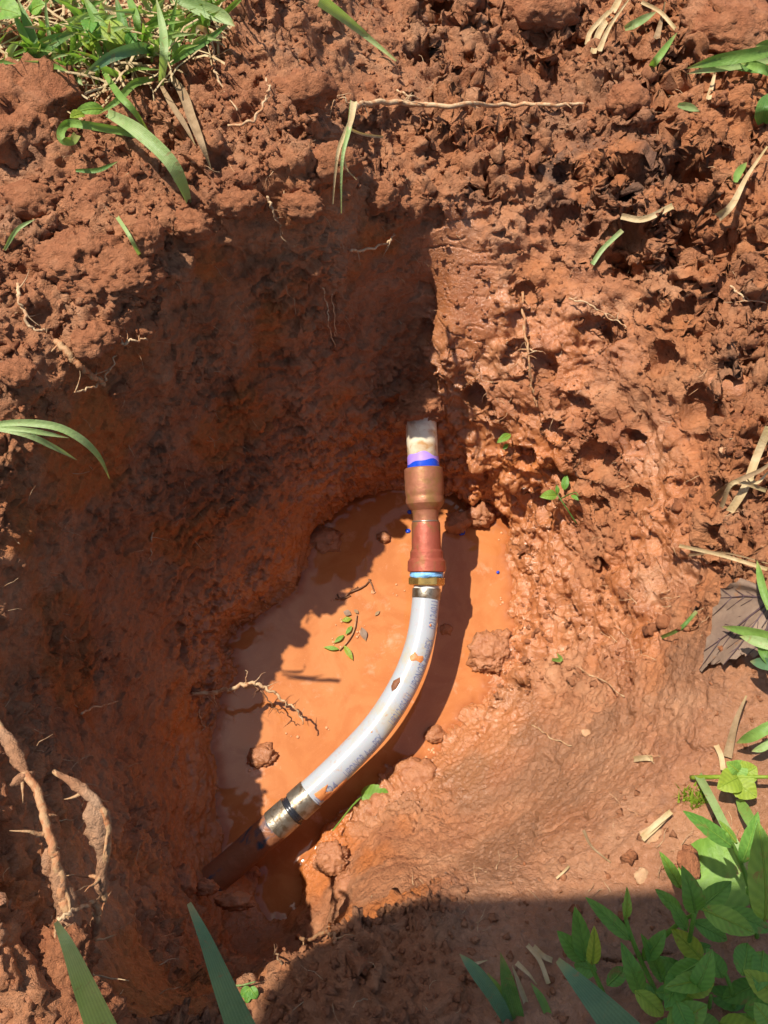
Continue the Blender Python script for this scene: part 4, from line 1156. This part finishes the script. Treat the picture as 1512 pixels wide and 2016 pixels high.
# dry chips on the ramp
M['chip'] = plain('pale_chip', (0.42, 0.24, 0.125), .7, 0, .3, .25, 200, .0008)
for (px, py, sx, syy, lb) in ((1290,1645,.008,.005,'pale flake of dry clay on the ramp by the split straws'), (1265,1728,.005,.004,'small pale flake just above the shadow edge'), (1150,1440,.004,.003,'pale chip at the edge of the wet mud'),
                              (1425,888,.004,.003,'pale chip on the upper right bank')):
    clod('dry_chip', sit(px, py, .0008), (sx, syy, .0013), int(px), M['chip'], lb, 'chip', 3)

# ---- grass at upper left
T1 = plant('grass_tuft', over(250, 100, 0), 'leafy green grass tuft in the upper left corner', 'grass')
GB = [([(47,142,.004),(62,115,.03),(100,85,.045),(155,62,.03)], 25, 'blade_dark'), ([(230,108,.005),(212,78,.03),(185,35,.05),(160,-10,.06)], 21, 'blade'),
      ([(255,95,.005),(243,55,.03),(225,-8,.05)], 18, 'blade_dark'), ([(85,125,.004),(62,62,.03),(35,-8,.06)], 17, 'blade_dark'), ([(66,118,.004),(45,70,.03),(26,20,.045)], 13, 'blade'),
      ([(316,172,.006),(324,110,.03),(320,60,.045),(308,-8,.06)], 16, 'blade_pale'), ([(328,132,.006),(333,70,.03),(352,-8,.06)], 10, 'blade'),
      ([(345,-5,.05),(395,14,.05),(435,32,.045),(462,52,.035)], 26, 'blade_pale'), ([(328,68,.01),(360,55,.03),(402,30,.045)], 16, 'blade'),
      ([(328,127,.006),(370,105,.02),(415,75,.035),(462,34,.03)], 12, 'blade_dark'), ([(300,99,.01),(270,97,.03),(215,112,.045),(155,156,.035)], 20, 'blade_blue'),
      ([(303,153,.005),(265,165,.022),(225,195,.03),(192,222,.02)], 13, 'blade'), ([(203,143,.01),(225,178,.03),(260,215,.035),(297,268,.015)], 13, 'blade'),
      ([(118,130,.004),(100,90,.03),(92,40,.045),(90,-10,.05)], 6, 'blade_pale'), ([(190,165,.004),(192,140,.015),(190,110,.02)], 8, 'blade'),
      ([(250,-8,.03),(268,35,.03),(272,80,.01)], 14, 'blade'), ([(172,70,.01),(175,40,.03),(165,25,.035)], 20, 'blade_dark'), ([(340,110,.008),(350,80,.02),(362,68,.02)], 12, 'blade'),
      ([(120,160,.005),(145,150,.02),(165,170,.015)], 14, 'blade_pale'), ([(105,178,.005),(140,172,.018),(165,192,.01)], 12, 'blade'), ([(-5,128,.02),(20,122,.025),(45,132,.015)], 8, 'blade_pale')]
for i, (pp, w, m_) in enumerate(GB): blade(pp, w * .82, None, m_, parent=T1, name='blade', seed=i)
rnd = random.Random(77)
for i in range(190):
    x = rnd.uniform(-40, 440); y = rnd.uniform(-60, 160) * (1 - .5 * max(0, (x - 250) / 170)); a = rnd.uniform(-1.1, 1.1); L = rnd.uniform(55, 150)
    dx, dy = math.sin(a) * L, -math.cos(a) * L * .8
    blade([(x, y, .003), (x + dx * .5, y + dy * .55, .026), (x + dx + rnd.uniform(-20, 20), y + dy * .9 + rnd.uniform(0, 20), .055)], rnd.uniform(4, 9.5), None, rnd.choice(['blade', 'blade_dark', 'blade_pale', 'blade', 'blade_pale', 'blade', 'straw']), parent=T1, name='blade', seed=i)
for (b, t, w, m_) in (((-25,20),(42,30),62,'leaf_light'), ((243,88),(205,42),40,'leaf_yellow'), ((185,92),(160,80),26,'leaf_yellow'), ((195,75),(178,90),16,'leaf_yellow'), ((62,22),(90,8),26,'leaf_light'), ((70,30),(68,5),20,'leaf'),
                      ((252,92),(268,66),24,'leaf'), ((180,40),(176,72),28,'leaf'), ((165,225),(138,232),20,'leaf_yellow'), ((205,215),(148,222),24,'leaf_light')):
    zb = over(b[0], b[1], .015).z; leaf_part(T1, b, t, w, zb + .008, zb + .014, m_, 'ovate', int(w))
blade([(212,222,.388,1),(268,255,.400,1),(330,312,.395,1),(360,365,.378,1),(379,422,.352,1)], 23, 'long pale grass blade drooping over the back left rim', 'blade_pale')
o = blade([(265,262,.010),(225,255,.018),(170,247,.026),(135,245,.030),(120,258,.030),(122,275,.026),(140,280,.020),(150,268,.018)], 12, 'grass blade curling at its tip beside the large left clod', 'blade', prof='flat')
blade([(335,150,.01),(362,185,.018),(380,230,.018),(395,280,.014),(415,335,.006)], 15, 'brown dying grass blade hanging over the rim', 'straw_dark')
blade([(318,168,.008),(342,200,.014),(362,245,.012),(385,285,.006)], 9, 'thin withered blade beside the brown one', 'straw_dark')
h = plant('drooping_grass', over(20, 835, .02), 'pale grass blades hooking in from the left edge', 'grass')
for i, (pp, w) in enumerate((([(-30,838,.36,1),(40,832,.365,1),(110,840,.362,1),(160,865,.352,1),(195,900,.335,1),(216,943,.31,1)], 13), ([(-30,840,.355,1),(60,848,.355,1),(135,862,.345,1)], 9), ([(-20,842,.35,1),(50,855,.345,1),(105,880,.33,1),(152,906,.31,1)], 10))):
    blade(pp, w, None, 'blade_pale', parent=h, name='blade', seed=i)
S_([(233,428,.008),(250,460,.02),(268,485,.018),(278,505,.01)], 6, 'short pale straw on the upper corner of the left slab', 'blade_pale')
blade([(10,490,.004),(35,450,.012),(70,430,.01)], 6, 'faded blade between the left clods', 'blade_pale')
blade([(150,335,.004),(190,330,.01),(232,318,.006)], 7, 'flattened dark blade under the large left clod', 'blade_dark')
# thatch
def thatch(n, seed):
    rnd = random.Random(seed); VS = []; FS = []
    for k in range(n):
        x = rnd.uniform(-60, 430); y = rnd.uniform(-70, 250 - max(0, x - 120) * .55)
        if x < 130 and y > 150: continue
        p, nn = surf(x, y); a = rnd.uniform(0, TAU); d = Vector((math.cos(a), math.sin(a), rnd.uniform(-.1, .5))).normalized()
        L = rnd.uniform(.012, .045); w = rnd.uniform(.0004, .0011); q = p + nn * rnd.uniform(.001, .008); base = len(VS)
        s = d.cross(Vector((0, 0, 1))).normalized()
        for j in range(4):
            VS += [q - s * w, q + Vector((0, 0, w * .8)), q + s * w]; q = q + d * L / 3; d = (d + Vector((rnd.uniform(-.4, .4), rnd.uniform(-.4, .4), rnd.uniform(-.5, .1)))).normalized()
        for j in range(3):
            for c in range(2): a0 = base + j * 3 + c; FS.append((a0, a0 + 1, a0 + 4, a0 + 3))
    return mesh('dry_thatch', VS, FS)
tag(link('dry_thatch', thatch(520, 5), M['straw']), 'dry thatch matted under the upper left grass', 'thatch', kind='stuff')
# ---- grass at upper right
h = plant('grass_tuft', over(1500, 110, .01), 'bent green grass blades entering at the upper right edge', 'grass')
for i, (pp, w, m_) in enumerate((([(1540,95,.03),(1480,103,.035),(1410,117,.03),(1345,130,.015)], 18, 'blade'), ([(1540,110,.03),(1480,122,.032),(1420,132,.025),(1365,136,.012)], 15, 'blade_pale'),
         ([(1530,130,.02),(1470,135,.024),(1420,128,.02)], 16, 'blade_dark'), ([(1530,85,.03),(1490,92,.03)], 14, 'blade'), ([(1540,150,.02),(1500,130,.03),(1460,118,.03)], 12, 'blade'))):
    blade(pp, w, None, m_, parent=h, name='blade', seed=i)
blade([(1280,135,.004),(1295,110,.015),(1335,65,.02)], 11, 'single green blade beside the top right clod', 'blade')
blade([(1230,55,.006),(1255,40,.016),(1290,22,.016)], 12, 'short green blade near the leaning straws', 'blade_pale')
blade([(1500,245,.01),(1505,210,.02),(1520,180,.02)], 26, 'green blade cut off by the right edge', 'blade_dark')
blade([(1450,360,.004),(1462,335,.01),(1468,320,.008)], 12, 'small green blade behind the propped straw', 'blade')
blade([(1335,205,.003),(1355,210,.006),(1375,218,.004)], 11, 'small pale green scrap on the dark topsoil', 'blade_pale')

# ---- leaf scraps on the right wall and in the water
h = plant('weed_sprig', over(1100, 985, .004), 'small green weed sprig on the right bank', 'sprig')
stem_part(h, [(1135,1030,.004),(1110,995,.010),(1095,970,.012)], .0008, .0005, 'blade_dark'); stem_part(h, [(1100,985,.010),(1130,970,.012),(1140,975,.01)], .0006, .0004, 'blade_dark')
for (b, t, w, m_) in (((1096,974),(1063,978),22,'leaf_light'), ((1110,965),(1115,935),16,'leaf'), ((1125,975),(1140,985),10,'leaf'), ((1098,972),(1096,955),9,'leaf')):
    z = over(b[0], b[1], .010).z; leaf_part(h, b, t, w, z, z + .004, m_, 'ovate', int(b[0]))
h = plant('weed_sprig', over(990, 870, .004), 'tiny leaf on a stalk right of the cream stub', 'sprig')
for (b, t, w, m_) in (((1005,855),(978,872),16,'leaf_light'), ((1000,875),(990,885),9,'leaf')):
    z = over(b[0], b[1], .008).z; leaf_part(h, b, t, w, z, z, m_, 'ovate', int(b[0]))
def flat_leaf(parent, b, t, w, z, m_, kind='lance', seed=0, name='leaf'):
    B = at(b[0], b[1], z); T_ = at(t[0], t[1], z)
    return link(name, leaf_mesh(name, B, T_, pxw(w, B), Vector((0, 0, 1)), .05, .15, kind, seed), M[m_], parent)
h = plant('floating_sprig', at(690, 1240, .001), 'green leafed sprig floating in the middle of the puddle', 'sprig')
link('stem', tube_mesh('stem', [at(x, y, .0022) for x, y in ((702,1210),(697,1240),(685,1262),(668,1280))], .0009, .0006, 6, 5), M['root'], h)
for (b, t, w) in (((692,1218),(672,1222),11), ((693,1232),(680,1250),9), ((678,1250),(657,1266),9), ((668,1278),(636,1274),9), ((677,1270),(695,1300),12)): flat_leaf(h, b, t, w, .0025, 'leaf_yellow' if w > 10 else 'leaf_light', seed=b[0])
h = plant('floating_twig', at(690, 1165, .001), 'brown twig scraps floating behind the green sprig', 'twig')
for pp in (((660,1178),(675,1178),(690,1165),(705,1155)), ((690,1166),(715,1155),(730,1140)), ((726,1140),(732,1152),(737,1165)), ((664,1170),(672,1180),(690,1172))):
    link('twig', tube_mesh('twig', [at(x, y, .0018) for x, y in pp], .0009, .0005, 6, 4, .3), M['root_dark'], h)
h = plant('floating_scrap', at(715, 1250, .001), 'brown leaf scrap floating right of the sprig', 'leaf')
flat_leaf(h, (712,1235), (720,1262), 14, .0016, 'dead_leaf')
h = plant('floating_scrap', at(690, 1205, .001), 'grey brown leaf scrap floating above the sprig', 'leaf')
flat_leaf(h, (676,1204), (692,1210), 13, .0016, 'dead_leaf'); flat_leaf(h, (697,1200), (706,1208), 7, .0018, 'straw_dark')
h = plant('floating_scrap', at(743, 1208, .001), 'tiny dark scrap floating beside the pipe', 'leaf')
flat_leaf(h, (738,1212), (748,1202), 6, .0014, 'straw_dark')
# bubbles round the scraps
M['bubble'] = plain('water_bubble', (0.62, 0.30, 0.15), .05, 0, .9, .1)
rb = random.Random(6); k = 0
bv = []; bf = []
v_, f_ = ICO[2]
for (cx, cy, n, sp) in ((668,1180,5,14),(660,1268,6,12),(712,1245,7,10),(733,1165,4,8),(675,1222,5,10),(960,1335,6,14),(990,1180,5,12),(920,1000,4,10),(850,1480,6,12),(645,1435,4,5),(500,1515,4,10),(575,1440,3,12),(985,1050,3,10),(770,1170,5,30)):
    for q in range(n):
        c = at(cx + rb.gauss(0, sp * .6), cy + rb.gauss(0, sp * .5), .0004); r_ = rb.uniform(.0006, .0016)
        bf.append(f_ + len(bv) * len(v_)); bv.append(v_ * np.array([r_, r_, r_ * .8]) + np.array(c))
tag(link('bubbles', tri_mesh('bubbles', np.concatenate(bv), np.concatenate(bf)), M['bubble']), 'tiny bubbles clinging round scraps on the muddy water', 'bubbles', kind='stuff')
h = plant('round_leaf', at(735, 1566, .014), 'bright round green leaf on a stalk lying at the near shore', 'leaf')
link('leaf_blade', leaf_mesh('leaf_blade', at(712, 1568, .016), at(765, 1562, .018), pxw(40, at(735, 1566, .016)), Vector((0, -.1, 1)), .06, .12, 'round', 4), M['leaf_light'], h)
link('stalk', tube_mesh('stalk', [at(712, 1568, .016), at(695, 1585, .020), at(675, 1610, .026), at(655, 1635, .034)], .0008, .0006, 6, 5), M['leaf_light'], h)
for (px, py, r_, lb) in ((908, 1047, .0042, 'dark blue drop of pipe cement floating right of the copper coupling'), (803, 1045, .0026, 'bright blue drop of pipe cement left of the copper adapter'), (806, 1008, .0022, 'tiny blue drop of pipe cement beside the coupling neck'), (980, 1127, .0016, 'tiny blue speck at the right shore')):
    clod('cement_drop', at(px, py, .0006), (r_, r_, .0016), int(px), M['cement'], lb, 'drop', 3, .3)
h = plant('clover_scrap', over(490, 1950, .004), 'small pale clover scrap on the lit mud at the bottom', 'clover')
for (b, t, w) in (((492,1945),(475,1962),18), ((492,1945),(506,1965),18), ((492,1945),(485,1975),14)):
    z = over(b[0], b[1], .006).z; leaf_part(h, b, t, w, z, z, 'leaf', 'round', int(t[0]))
stem_part(h, [(465,1942,.006),(480,1940,.008),(502,1934,.006)], .0006, .0004, 'blade_pale')
blade([(1085,1298,.002),(1090,1290,.003),(1096,1284,.002)], 7, 'tiny green snippet on the wet mud', 'blade')

# ---- dead leaf at the right edge
base = over(1520, 1178, .016)
outl = [(1497,1172,.012),(1485,1155,.010),(1470,1142,.008),(1445,1146,.006),(1425,1158,.006),(1412,1180,.007),(1402,1210,.008),(1396,1245,.008),(1385,1285,.006),(1378,1320,.003),(1400,1308,.006),(1430,1303,.010),(1455,1293,.013),(1478,1290,.015),(1500,1288,.016),(1520,1278,.018),(1530,1240,.018)]
OL = catmull([over(*p) for p in outl], 3)
vs = [base]; fs = []; NRD = 9
for i, p in enumerate(OL):
    for j in range(1, NRD + 1):
        t = j / NRD; q = base.lerp(p, t)
        q = q + Vector((0, 0, .004 * math.sin(math.pi * t) + .0016 * math.sin(i * .9) * t + .0007 * math.sin(i * 2.7 + j)))
        if j == NRD: q += Vector((math.sin(i * 5.1), math.cos(i * 3.7), 0)) * .0012
        vs.append(q)
for i in range(len(OL) - 1):
    for j in range(NRD - 1):
        a = 1 + i * NRD + j; fs.append((a, a + 1, a + 1 + NRD, a + NRD))
    fs.append((0, 1 + i * NRD, 1 + (i + 1) * NRD))
dl = plant('dead_leaf', base, 'big withered grey brown leaf lying at the right edge', 'leaf')
link('leaf_blade', mesh('leaf_blade', vs, fs), M['dead_leaf'], dl)
for i in (3, 15, 24, 33, 41):
    pl_ = [vs[0]] + [vs[1 + i * NRD + j] for j in range(0, NRD, 2)]
    link('vein', tube_mesh('vein', [p + Vector((0, 0, .0006)) for p in pl_], .0009, .0003, 5, 3, .1), M['vein'], dl)
    for j in (3, 5, 7):
        for s_ in (-3, 3):
            k2 = min(max(i + s_, 0), len(OL) - 1)
            link('vein', tube_mesh('vein', [vs[1 + i * NRD + j - 1] + Vector((0, 0, .0005)), vs[1 + k2 * NRD + min(j + 1, NRD - 1)] + Vector((0, 0, .0005))], .0004, .0002, 4, 2, .1), M['vein'], dl)
h = plant('grass_tuft', over(1512, 1240, .01), 'green blades poking in over the dead leaf', 'grass')
for i, (pp, w, m_) in enumerate((([(1530,1255,.04),(1480,1248,.035),(1418,1237,.02)], 16, 'blade'), ([(1540,1275,.04),(1500,1262,.04),(1455,1255,.03)], 18, 'blade_pale'), ([(1512,1200,.03),(1500,1150,.03),(1490,1105,.025)], 12, 'blade'),
        ([(1540,1315,.04),(1510,1308,.035),(1478,1302,.025)], 20, 'blade_blue'), ([(1540,1325,.03),(1505,1290,.035),(1495,1265,.03)], 14, 'blade_dark'), ([(1530,1420,.03),(1490,1445,.03),(1452,1462,.015)], 18, 'blade'), ([(1540,1440,.02),(1505,1470,.02),(1480,1480,.015)], 12, 'blade_pale'))):
    blade(pp, w, None, m_, parent=h, name='blade', seed=i)

# ---- leafy plants in the lower right corner
def leafy(label, base, stems, leaves, group='leafy weeds in the lower right corner'):
    h = plant('leafy_weed', at(*base), label, 'plant', group)
    for i, sp in enumerate(stems): stem_part(h, [(x, y, z, 1) for x, y, z in sp], .0014, .0009, 'leaf_light', seed=i)
    for i, L in enumerate(leaves):
        b, t, w, z0, z1, m_ = L; w = w * (.70 + .2 * ((i * 53) % 7) / 7)
        leaf_part(h, b, t, w, z0, z1, m_, 'ovate', i + int(b[0]), .05 + .09 * ((i * 37) % 10) / 10)
    return h
leafy('weed with a bright upright leaf at the left end of the patch', (1200, 1990, .26), [[(1215,2016,.25),(1190,1960,.28),(1165,1905,.305),(1155,1890,.31)]],
      [((1152,1893),(1132,1785),50,.30,.315,'leaf'), ((1148,1893),(1097,1832),40,.295,.30,'leaf'), ((1165,1898),(1170,1823),36,.315,.335,'leaf_yellow'), ((1175,1910),(1130,1900),40,.29,.285,'leaf'), ((1195,1940),(1230,1905),36,.29,.285,'leaf')])
leafy('weed with a dark leaf pointing to the puddle in front of the shadow edge', (1330, 2010, .26), [[(1330,2030,.25),(1290,1950,.285),(1255,1875,.315),(1235,1820,.33),(1228,1780,.34)]],
      [((1240,1850),(1153,1766),40,.325,.335,'leaf'), ((1232,1808),(1234,1745),20,.335,.35,'leaf_light'), ((1262,1960),(1222,1855),46,.31,.33,'leaf'), ((1305,1932),(1262,1838),30,.30,.32,'leaf'),
       ((1250,1950),(1306,1999),44,.325,.32,'leaf_yellow'), ((1268,1890),(1310,1830),34,.31,.32,'leaf'), ((1290,1955),(1370,1952),40,.30,.30,'leaf'), ((1290,1960),(1240,1930),30,.29,.29,'leaf')])
leafy('tallest weed with broad leaves in the middle of the patch', (1345, 1960, .26), [[(1335,1965,.25),(1350,1890,.29),(1365,1810,.33),(1372,1790,.335)], [(1300,1850,.28),(1340,1815,.30),(1366,1800,.32)]],
      [((1340,1748),(1298,1676),32,.315,.33,'leaf_light'), ((1368,1796),(1343,1704),50,.34,.36,'leaf'), ((1342,1798),(1290,1750),32,.31,.31,'leaf'), ((1352,1832),(1318,1773),28,.32,.325,'leaf'), ((1384,1790),(1487,1838),56,.35,.355,'leaf_light'),
       ((1365,1813),(1432,1850),36,.32,.315,'leaf'), ((1378,1893),(1308,1936),46,.325,.32,'leaf'), ((1368,1950),(1402,1868),52,.325,.34,'leaf'), ((1340,1872),(1400,1862),26,.30,.30,'leaf'), ((1375,1790),(1440,1735),50,.33,.335,'leaf')])
leafy('sunlit tall weed at the right edge of the patch', (1490, 1860, .27), [[(1495,1880,.26),(1478,1760,.32),(1455,1690,.345),(1430,1640,.36)]],
      [((1442,1667),(1345,1596),42,.355,.365,'leaf'), ((1505,1812),(1492,1618),76,.375,.40,'leaf_light'), ((1460,1700),(1492,1598),42,.345,.36,'leaf'), ((1450,1660),(1415,1615),18,.355,.36,'leaf_light'), ((1432,1792),(1518,1832),48,.32,.32,'leaf'), ((1480,1770),(1530,1720),50,.34,.36,'leaf')])
rp = random.Random(12); fill = []
for k in range(34):
    x = rp.uniform(1310, 1540); y = rp.uniform(1850 + max(0, 1400 - x) * .9, 2060); a = rp.uniform(0, TAU); L = rp.uniform(60, 105)
    z = rp.uniform(.275, .33)
    fill.append(((x, y), (x + math.cos(a) * L, y + math.sin(a) * L * .8), rp.uniform(36, 54), z, z + rp.uniform(-.01, .015), rp.choice(['leaf', 'leaf', 'leaf', 'leaf_light', 'leaf_yellow'])))
leafy('dense low weeds filling the bottom right corner', (1450, 1990, .27), [[(1450,2020,.26),(1440,1950,.30),(1420,1900,.31)], [(1500,2020,.26),(1490,1930,.30),(1470,1870,.32)], [(1390,2030,.26),(1400,1960,.29)]], fill)
h = plant('crinkled_leaf', over(1400, 1700, .004), 'pale crinkled leaf with mud on it flat on the ground', 'leaf')
b = over(1485, 1745, .012); t = over(1335, 1690, .006)
link('leaf_blade', leaf_mesh('leaf_blade', b, t, pxw(120, b), Vector((0, 0, 1)), .05, .06, 'round', 3, nl=22, nw=10), M['leaf_light'], h)
link('mud_patch', clod('mud_patch', over(1358, 1700, .014), (.006, .011, .0014), 61, M['clod'], None, parent=h, sub=3).data, M['clod']) if False else clod('mud_patch', over(1358, 1700, .014), (.006, .010, .0016), 61, M['clod'], None, parent=h, sub=3)
h = plant('leafy_weed', over(1450, 1530, .006), 'small bright yellow green weed at the right edge below the dead leaf', 'plant')
stem_part(h, [(1362,1531,.006),(1400,1530,.014),(1440,1529,.018),(1515,1528,.018)], .0014, .0010, 'leaf_yellow')
for (bb, tt, w, m_) in (((1455,1528),(1412,1552),46,'leaf_yellow'), ((1440,1535),(1490,1570),46,'leaf_yellow'), ((1440,1525),(1470,1500),34,'leaf_light'), ((1460,1525),(1490,1510),40,'leaf_yellow'), ((1455,1520),(1430,1500),26,'leaf_light')):
    z = over(bb[0], bb[1], .018).z; leaf_part(h, bb, tt, w, z, z + .004, m_, 'ovate', int(tt[0]))
S_([(1376,1526,.01),(1400,1575,.03),(1435,1640,.045),(1480,1710,.05)], 13, 'straight grey green grass stem leaning over the sunlit weed', 'blade_pale', prof='flat')
blade([(1455,1575,.01),(1475,1610,.02),(1500,1660,.03)], 18, 'short grass blade behind the sunlit weed', 'blade')
# moss
mossv = []; mossf = []
for k in range(120):
    p, n_ = surf(1365 + rp.gauss(0, 13), 1572 + rp.gauss(0, 9)); d = (n_ + Vector((rp.uniform(-.8, .8), rp.uniform(-.8, .8), .3))).normalized(); s_ = d.cross(Vector((.3, .8, .1))).normalized() * .0008
    i_ = len(mossv); mossv += [p - s_, p + s_, p + d * rp.uniform(.004, .009)]; mossf.append((i_, i_ + 1, i_ + 2))
tag(link('moss', mesh('moss', mossv, mossf), M['leaf_yellow']), 'little patch of moss on the ramp beside the weeds', 'moss', kind='stuff')

# ---- blades along the bottom edge
blade([(205,2040,.40,1),(165,1940,.43,1),(135,1865,.44,1),(110,1815,.435,1)], 44, 'broad cut blade with sunlight put into its green, rising at the bottom left', 'blade_lit', prof='taper', fold=.15)
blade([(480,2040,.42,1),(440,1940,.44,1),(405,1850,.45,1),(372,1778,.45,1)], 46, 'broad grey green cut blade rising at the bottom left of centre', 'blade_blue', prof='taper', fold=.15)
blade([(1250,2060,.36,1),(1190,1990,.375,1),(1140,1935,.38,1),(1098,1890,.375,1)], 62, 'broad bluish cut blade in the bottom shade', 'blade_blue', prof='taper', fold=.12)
h = plant('grass_tuft', at(1010, 2020, .26), 'shaded grass tuft at the bottom edge right of centre', 'grass')
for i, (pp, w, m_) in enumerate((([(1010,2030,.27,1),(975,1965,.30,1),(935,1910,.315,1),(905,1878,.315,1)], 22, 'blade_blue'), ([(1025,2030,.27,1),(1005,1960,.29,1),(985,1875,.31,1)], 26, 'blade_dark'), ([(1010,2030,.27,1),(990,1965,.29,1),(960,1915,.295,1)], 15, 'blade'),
       ([(1090,2030,.27,1),(1070,1975,.28,1),(1045,1935,.285,1)], 12, 'blade'), ([(1060,2040,.26,1),(1030,1960,.28,1),(1008,1900,.29,1)], 8, 'straw'), ([(1045,2040,.26,1),(1020,1990,.27,1),(1000,1960,.275,1)], 9, 'straw_dark'), ([(880,1925,.27,1),(915,1905,.275,1),(960,1890,.275,1)], 6, 'straw'),
       ([(935,1975,.26,1),(905,1945,.27,1),(885,1915,.27,1)], 9, 'straw_dark'), ([(980,2030,.26,1),(950,1995,.27,1),(940,1985,.27,1)], 10, 'straw_dark'), ([(925,1950,.26,1),(925,1930,.27,1),(920,1915,.27,1)], 16, 'blade_dark'))):
    blade(pp, w, None, m_, parent=h, name='blade', seed=i)
h = plant('low_weed', at(1180, 1910, .25), 'round leaved weed under the broad bluish blade', 'plant')
for (bb, tt, w) in (((1170,1925),(1140,1895),44), ((1175,1925),(1205,1905),36), ((1160,1955),(1125,1960),40)): leaf_part(h, bb, tt, w, .265, .268, 'leaf', 'round', int(tt[0]))

# ------------------------------------------------------------------ the person taking the picture, leaning in from the near side
def person():
    J = []; E = []; R = []
    def j(p, r, frm=None):
        J.append(p); R.append(r)
        if frm is not None: E.append((frm, len(J) - 1))
        return len(J) - 1
    G = Z_OUT[int(NT * .74)]
    pel = j((-.32, -.62, 1.22), (.13, .12))
    sp1 = j((-.33, -.47, 1.28), (.12, .11), pel); sp2 = j((-.335, -.31, 1.30), (.135, .11), sp1); sp3 = j((-.33, -.17, 1.28), (.12, .09), sp2)
    nk = j((-.315, -.07, 1.25), (.055, .055), sp3); hd = j((-.30, .0, 1.215), (.075, .08), nk); hd2 = j((-.29, .075, 1.18), (.083, .09), hd); hd3 = j((-.285, .12, 1.15), (.07, .07), hd2)
    def hand(w, d, side):
        d = Vector(d).normalized(); s = Vector(side).normalized(); wv_ = Vector(J[w])
        palm = j(tuple(wv_ + d * .055), (.036, .018), w)
        for k, (o_, L) in enumerate(((-.027, .062), (-.009, .075), (.009, .07), (.027, .055))):
            a0 = j(tuple(wv_ + d * .092 + s * o_), (.0095, .0095), palm); a1 = j(tuple(wv_ + d * (.092 + L * .5) + s * o_ * 1.1), (.0088, .0088), a0)
            j(tuple(wv_ + d * (.092 + L * .9) + s * o_ * 1.1 + Vector((0, 0, -.022))), (.0075, .0075), a1)
        b0 = j(tuple(wv_ + d * .045 - s * .042), (.011, .011), palm); j(tuple(wv_ + d * .085 - s * .06 + Vector((0, 0, -.012))), (.009, .009), b0)
    sl = j((-.47, -.16, 1.26), (.065, .065), sp3); el = j((-.55, -.32, 1.06), (.05, .05), sl); wl = j((-.47, -.49, .92), (.036, .036), el); hand(wl, (.25, -.3, -.55), (.6, .6, 0))
    sr = j((-.18, -.19, 1.25), (.065, .065), sp3); er = j((-.10, -.27, 1.01), (.048, .048), sr); wr = j((-.015, -.20, .86), (.034, .034), er); hand(wr, (.25, .55, -.25), (1, -.3, 0))
    for sx in (-1, 1):
        hp = j((-.32 + sx * .10, -.64, 1.12), (.10, .10), pel); kn = j((-.32 + sx * .13, -.60, G + .50), (.068, .068), hp); an = j((-.32 + sx * .14, -.66, G + .10), (.048, .048), kn)
        he = j((-.32 + sx * .145, -.67, G + .045), (.045, .040), an); j((-.32 + sx * .16, -.50, G + .035), (.042, .030), he)
    me = bpy.data.meshes.new('body'); me.from_pydata(J, E, []); me.update()
    o = bpy.data.objects.new('person', me); COL.objects.link(o); o.location = (0.05, -0.030, 0)
    md = o.modifiers.new('skin', 'SKIN'); md.use_smooth_shade = True
    sv = me.skin_vertices[0].data
    for k, r_ in enumerate(R): sv[k].radius = r_; sv[k].use_root = (k == 0)
    o.modifiers.new('sub', 'SUBSURF').levels = 2
    M['cloth'] = plain('dark_cotton', (0.05, 0.06, 0.085), .85, 0, .2, .2, 300, .0008)
    me.materials.append(M['cloth'])
    tag(o, 'person in dark clothes leaning over the hole from the near side', 'person')
    # unseen hat added to shape the shadow at the bottom, with a straight brim
    c = Vector((-.268, .035, 1.225)); f = Vector((0, .95, -.3)).normalized(); s = Vector((1, 0, 0)).normalized(); u_ = s.cross(f).normalized()
    vs = []; fs = []
    for i in range(9):
        a = math.pi / 2 * i / 8
        for k in range(24):
            q = TAU * k / 24; vs.append(c + (s * math.cos(q) * .094 + f * math.sin(q) * .108) * math.cos(a) + u_ * math.sin(a) * .095)
    for i in range(8):
        for k in range(24): a0 = i * 24 + k; a1 = i * 24 + (k + 1) % 24; fs.append((a0, a1, a1 + 24, a0 + 24))
    cap = link('shadow_hat', mesh('shadow_hat', vs, fs), plain('shadow_hat_cloth', (.08, .07, .06), .85, 0, .2, .2, 300)); cap.parent = o
    vs = []; fs = []
    for i in range(5):
        for k in range(40):
            q = TAU * k / 40; cq, sq_ = math.cos(q), math.sin(q)
            rr = (abs(cq) ** 4.5 + abs(sq_) ** 4.5) ** (-1 / 4.5)
            e = .09 + (i / 4) * .075
            vs.append(c + (s * cq * (e + .045 * i / 4) + f * sq_ * e) * rr - u_ * .006 * i)
    for i in range(4):
        for k in range(40): a0 = i * 40 + k; a1 = i * 40 + (k + 1) % 40; fs.append((a0, a1, a1 + 40, a0 + 40))
    link('shadow_brim', mesh('shadow_brim', vs, fs), cap.data.materials[0]).parent = cap
person()
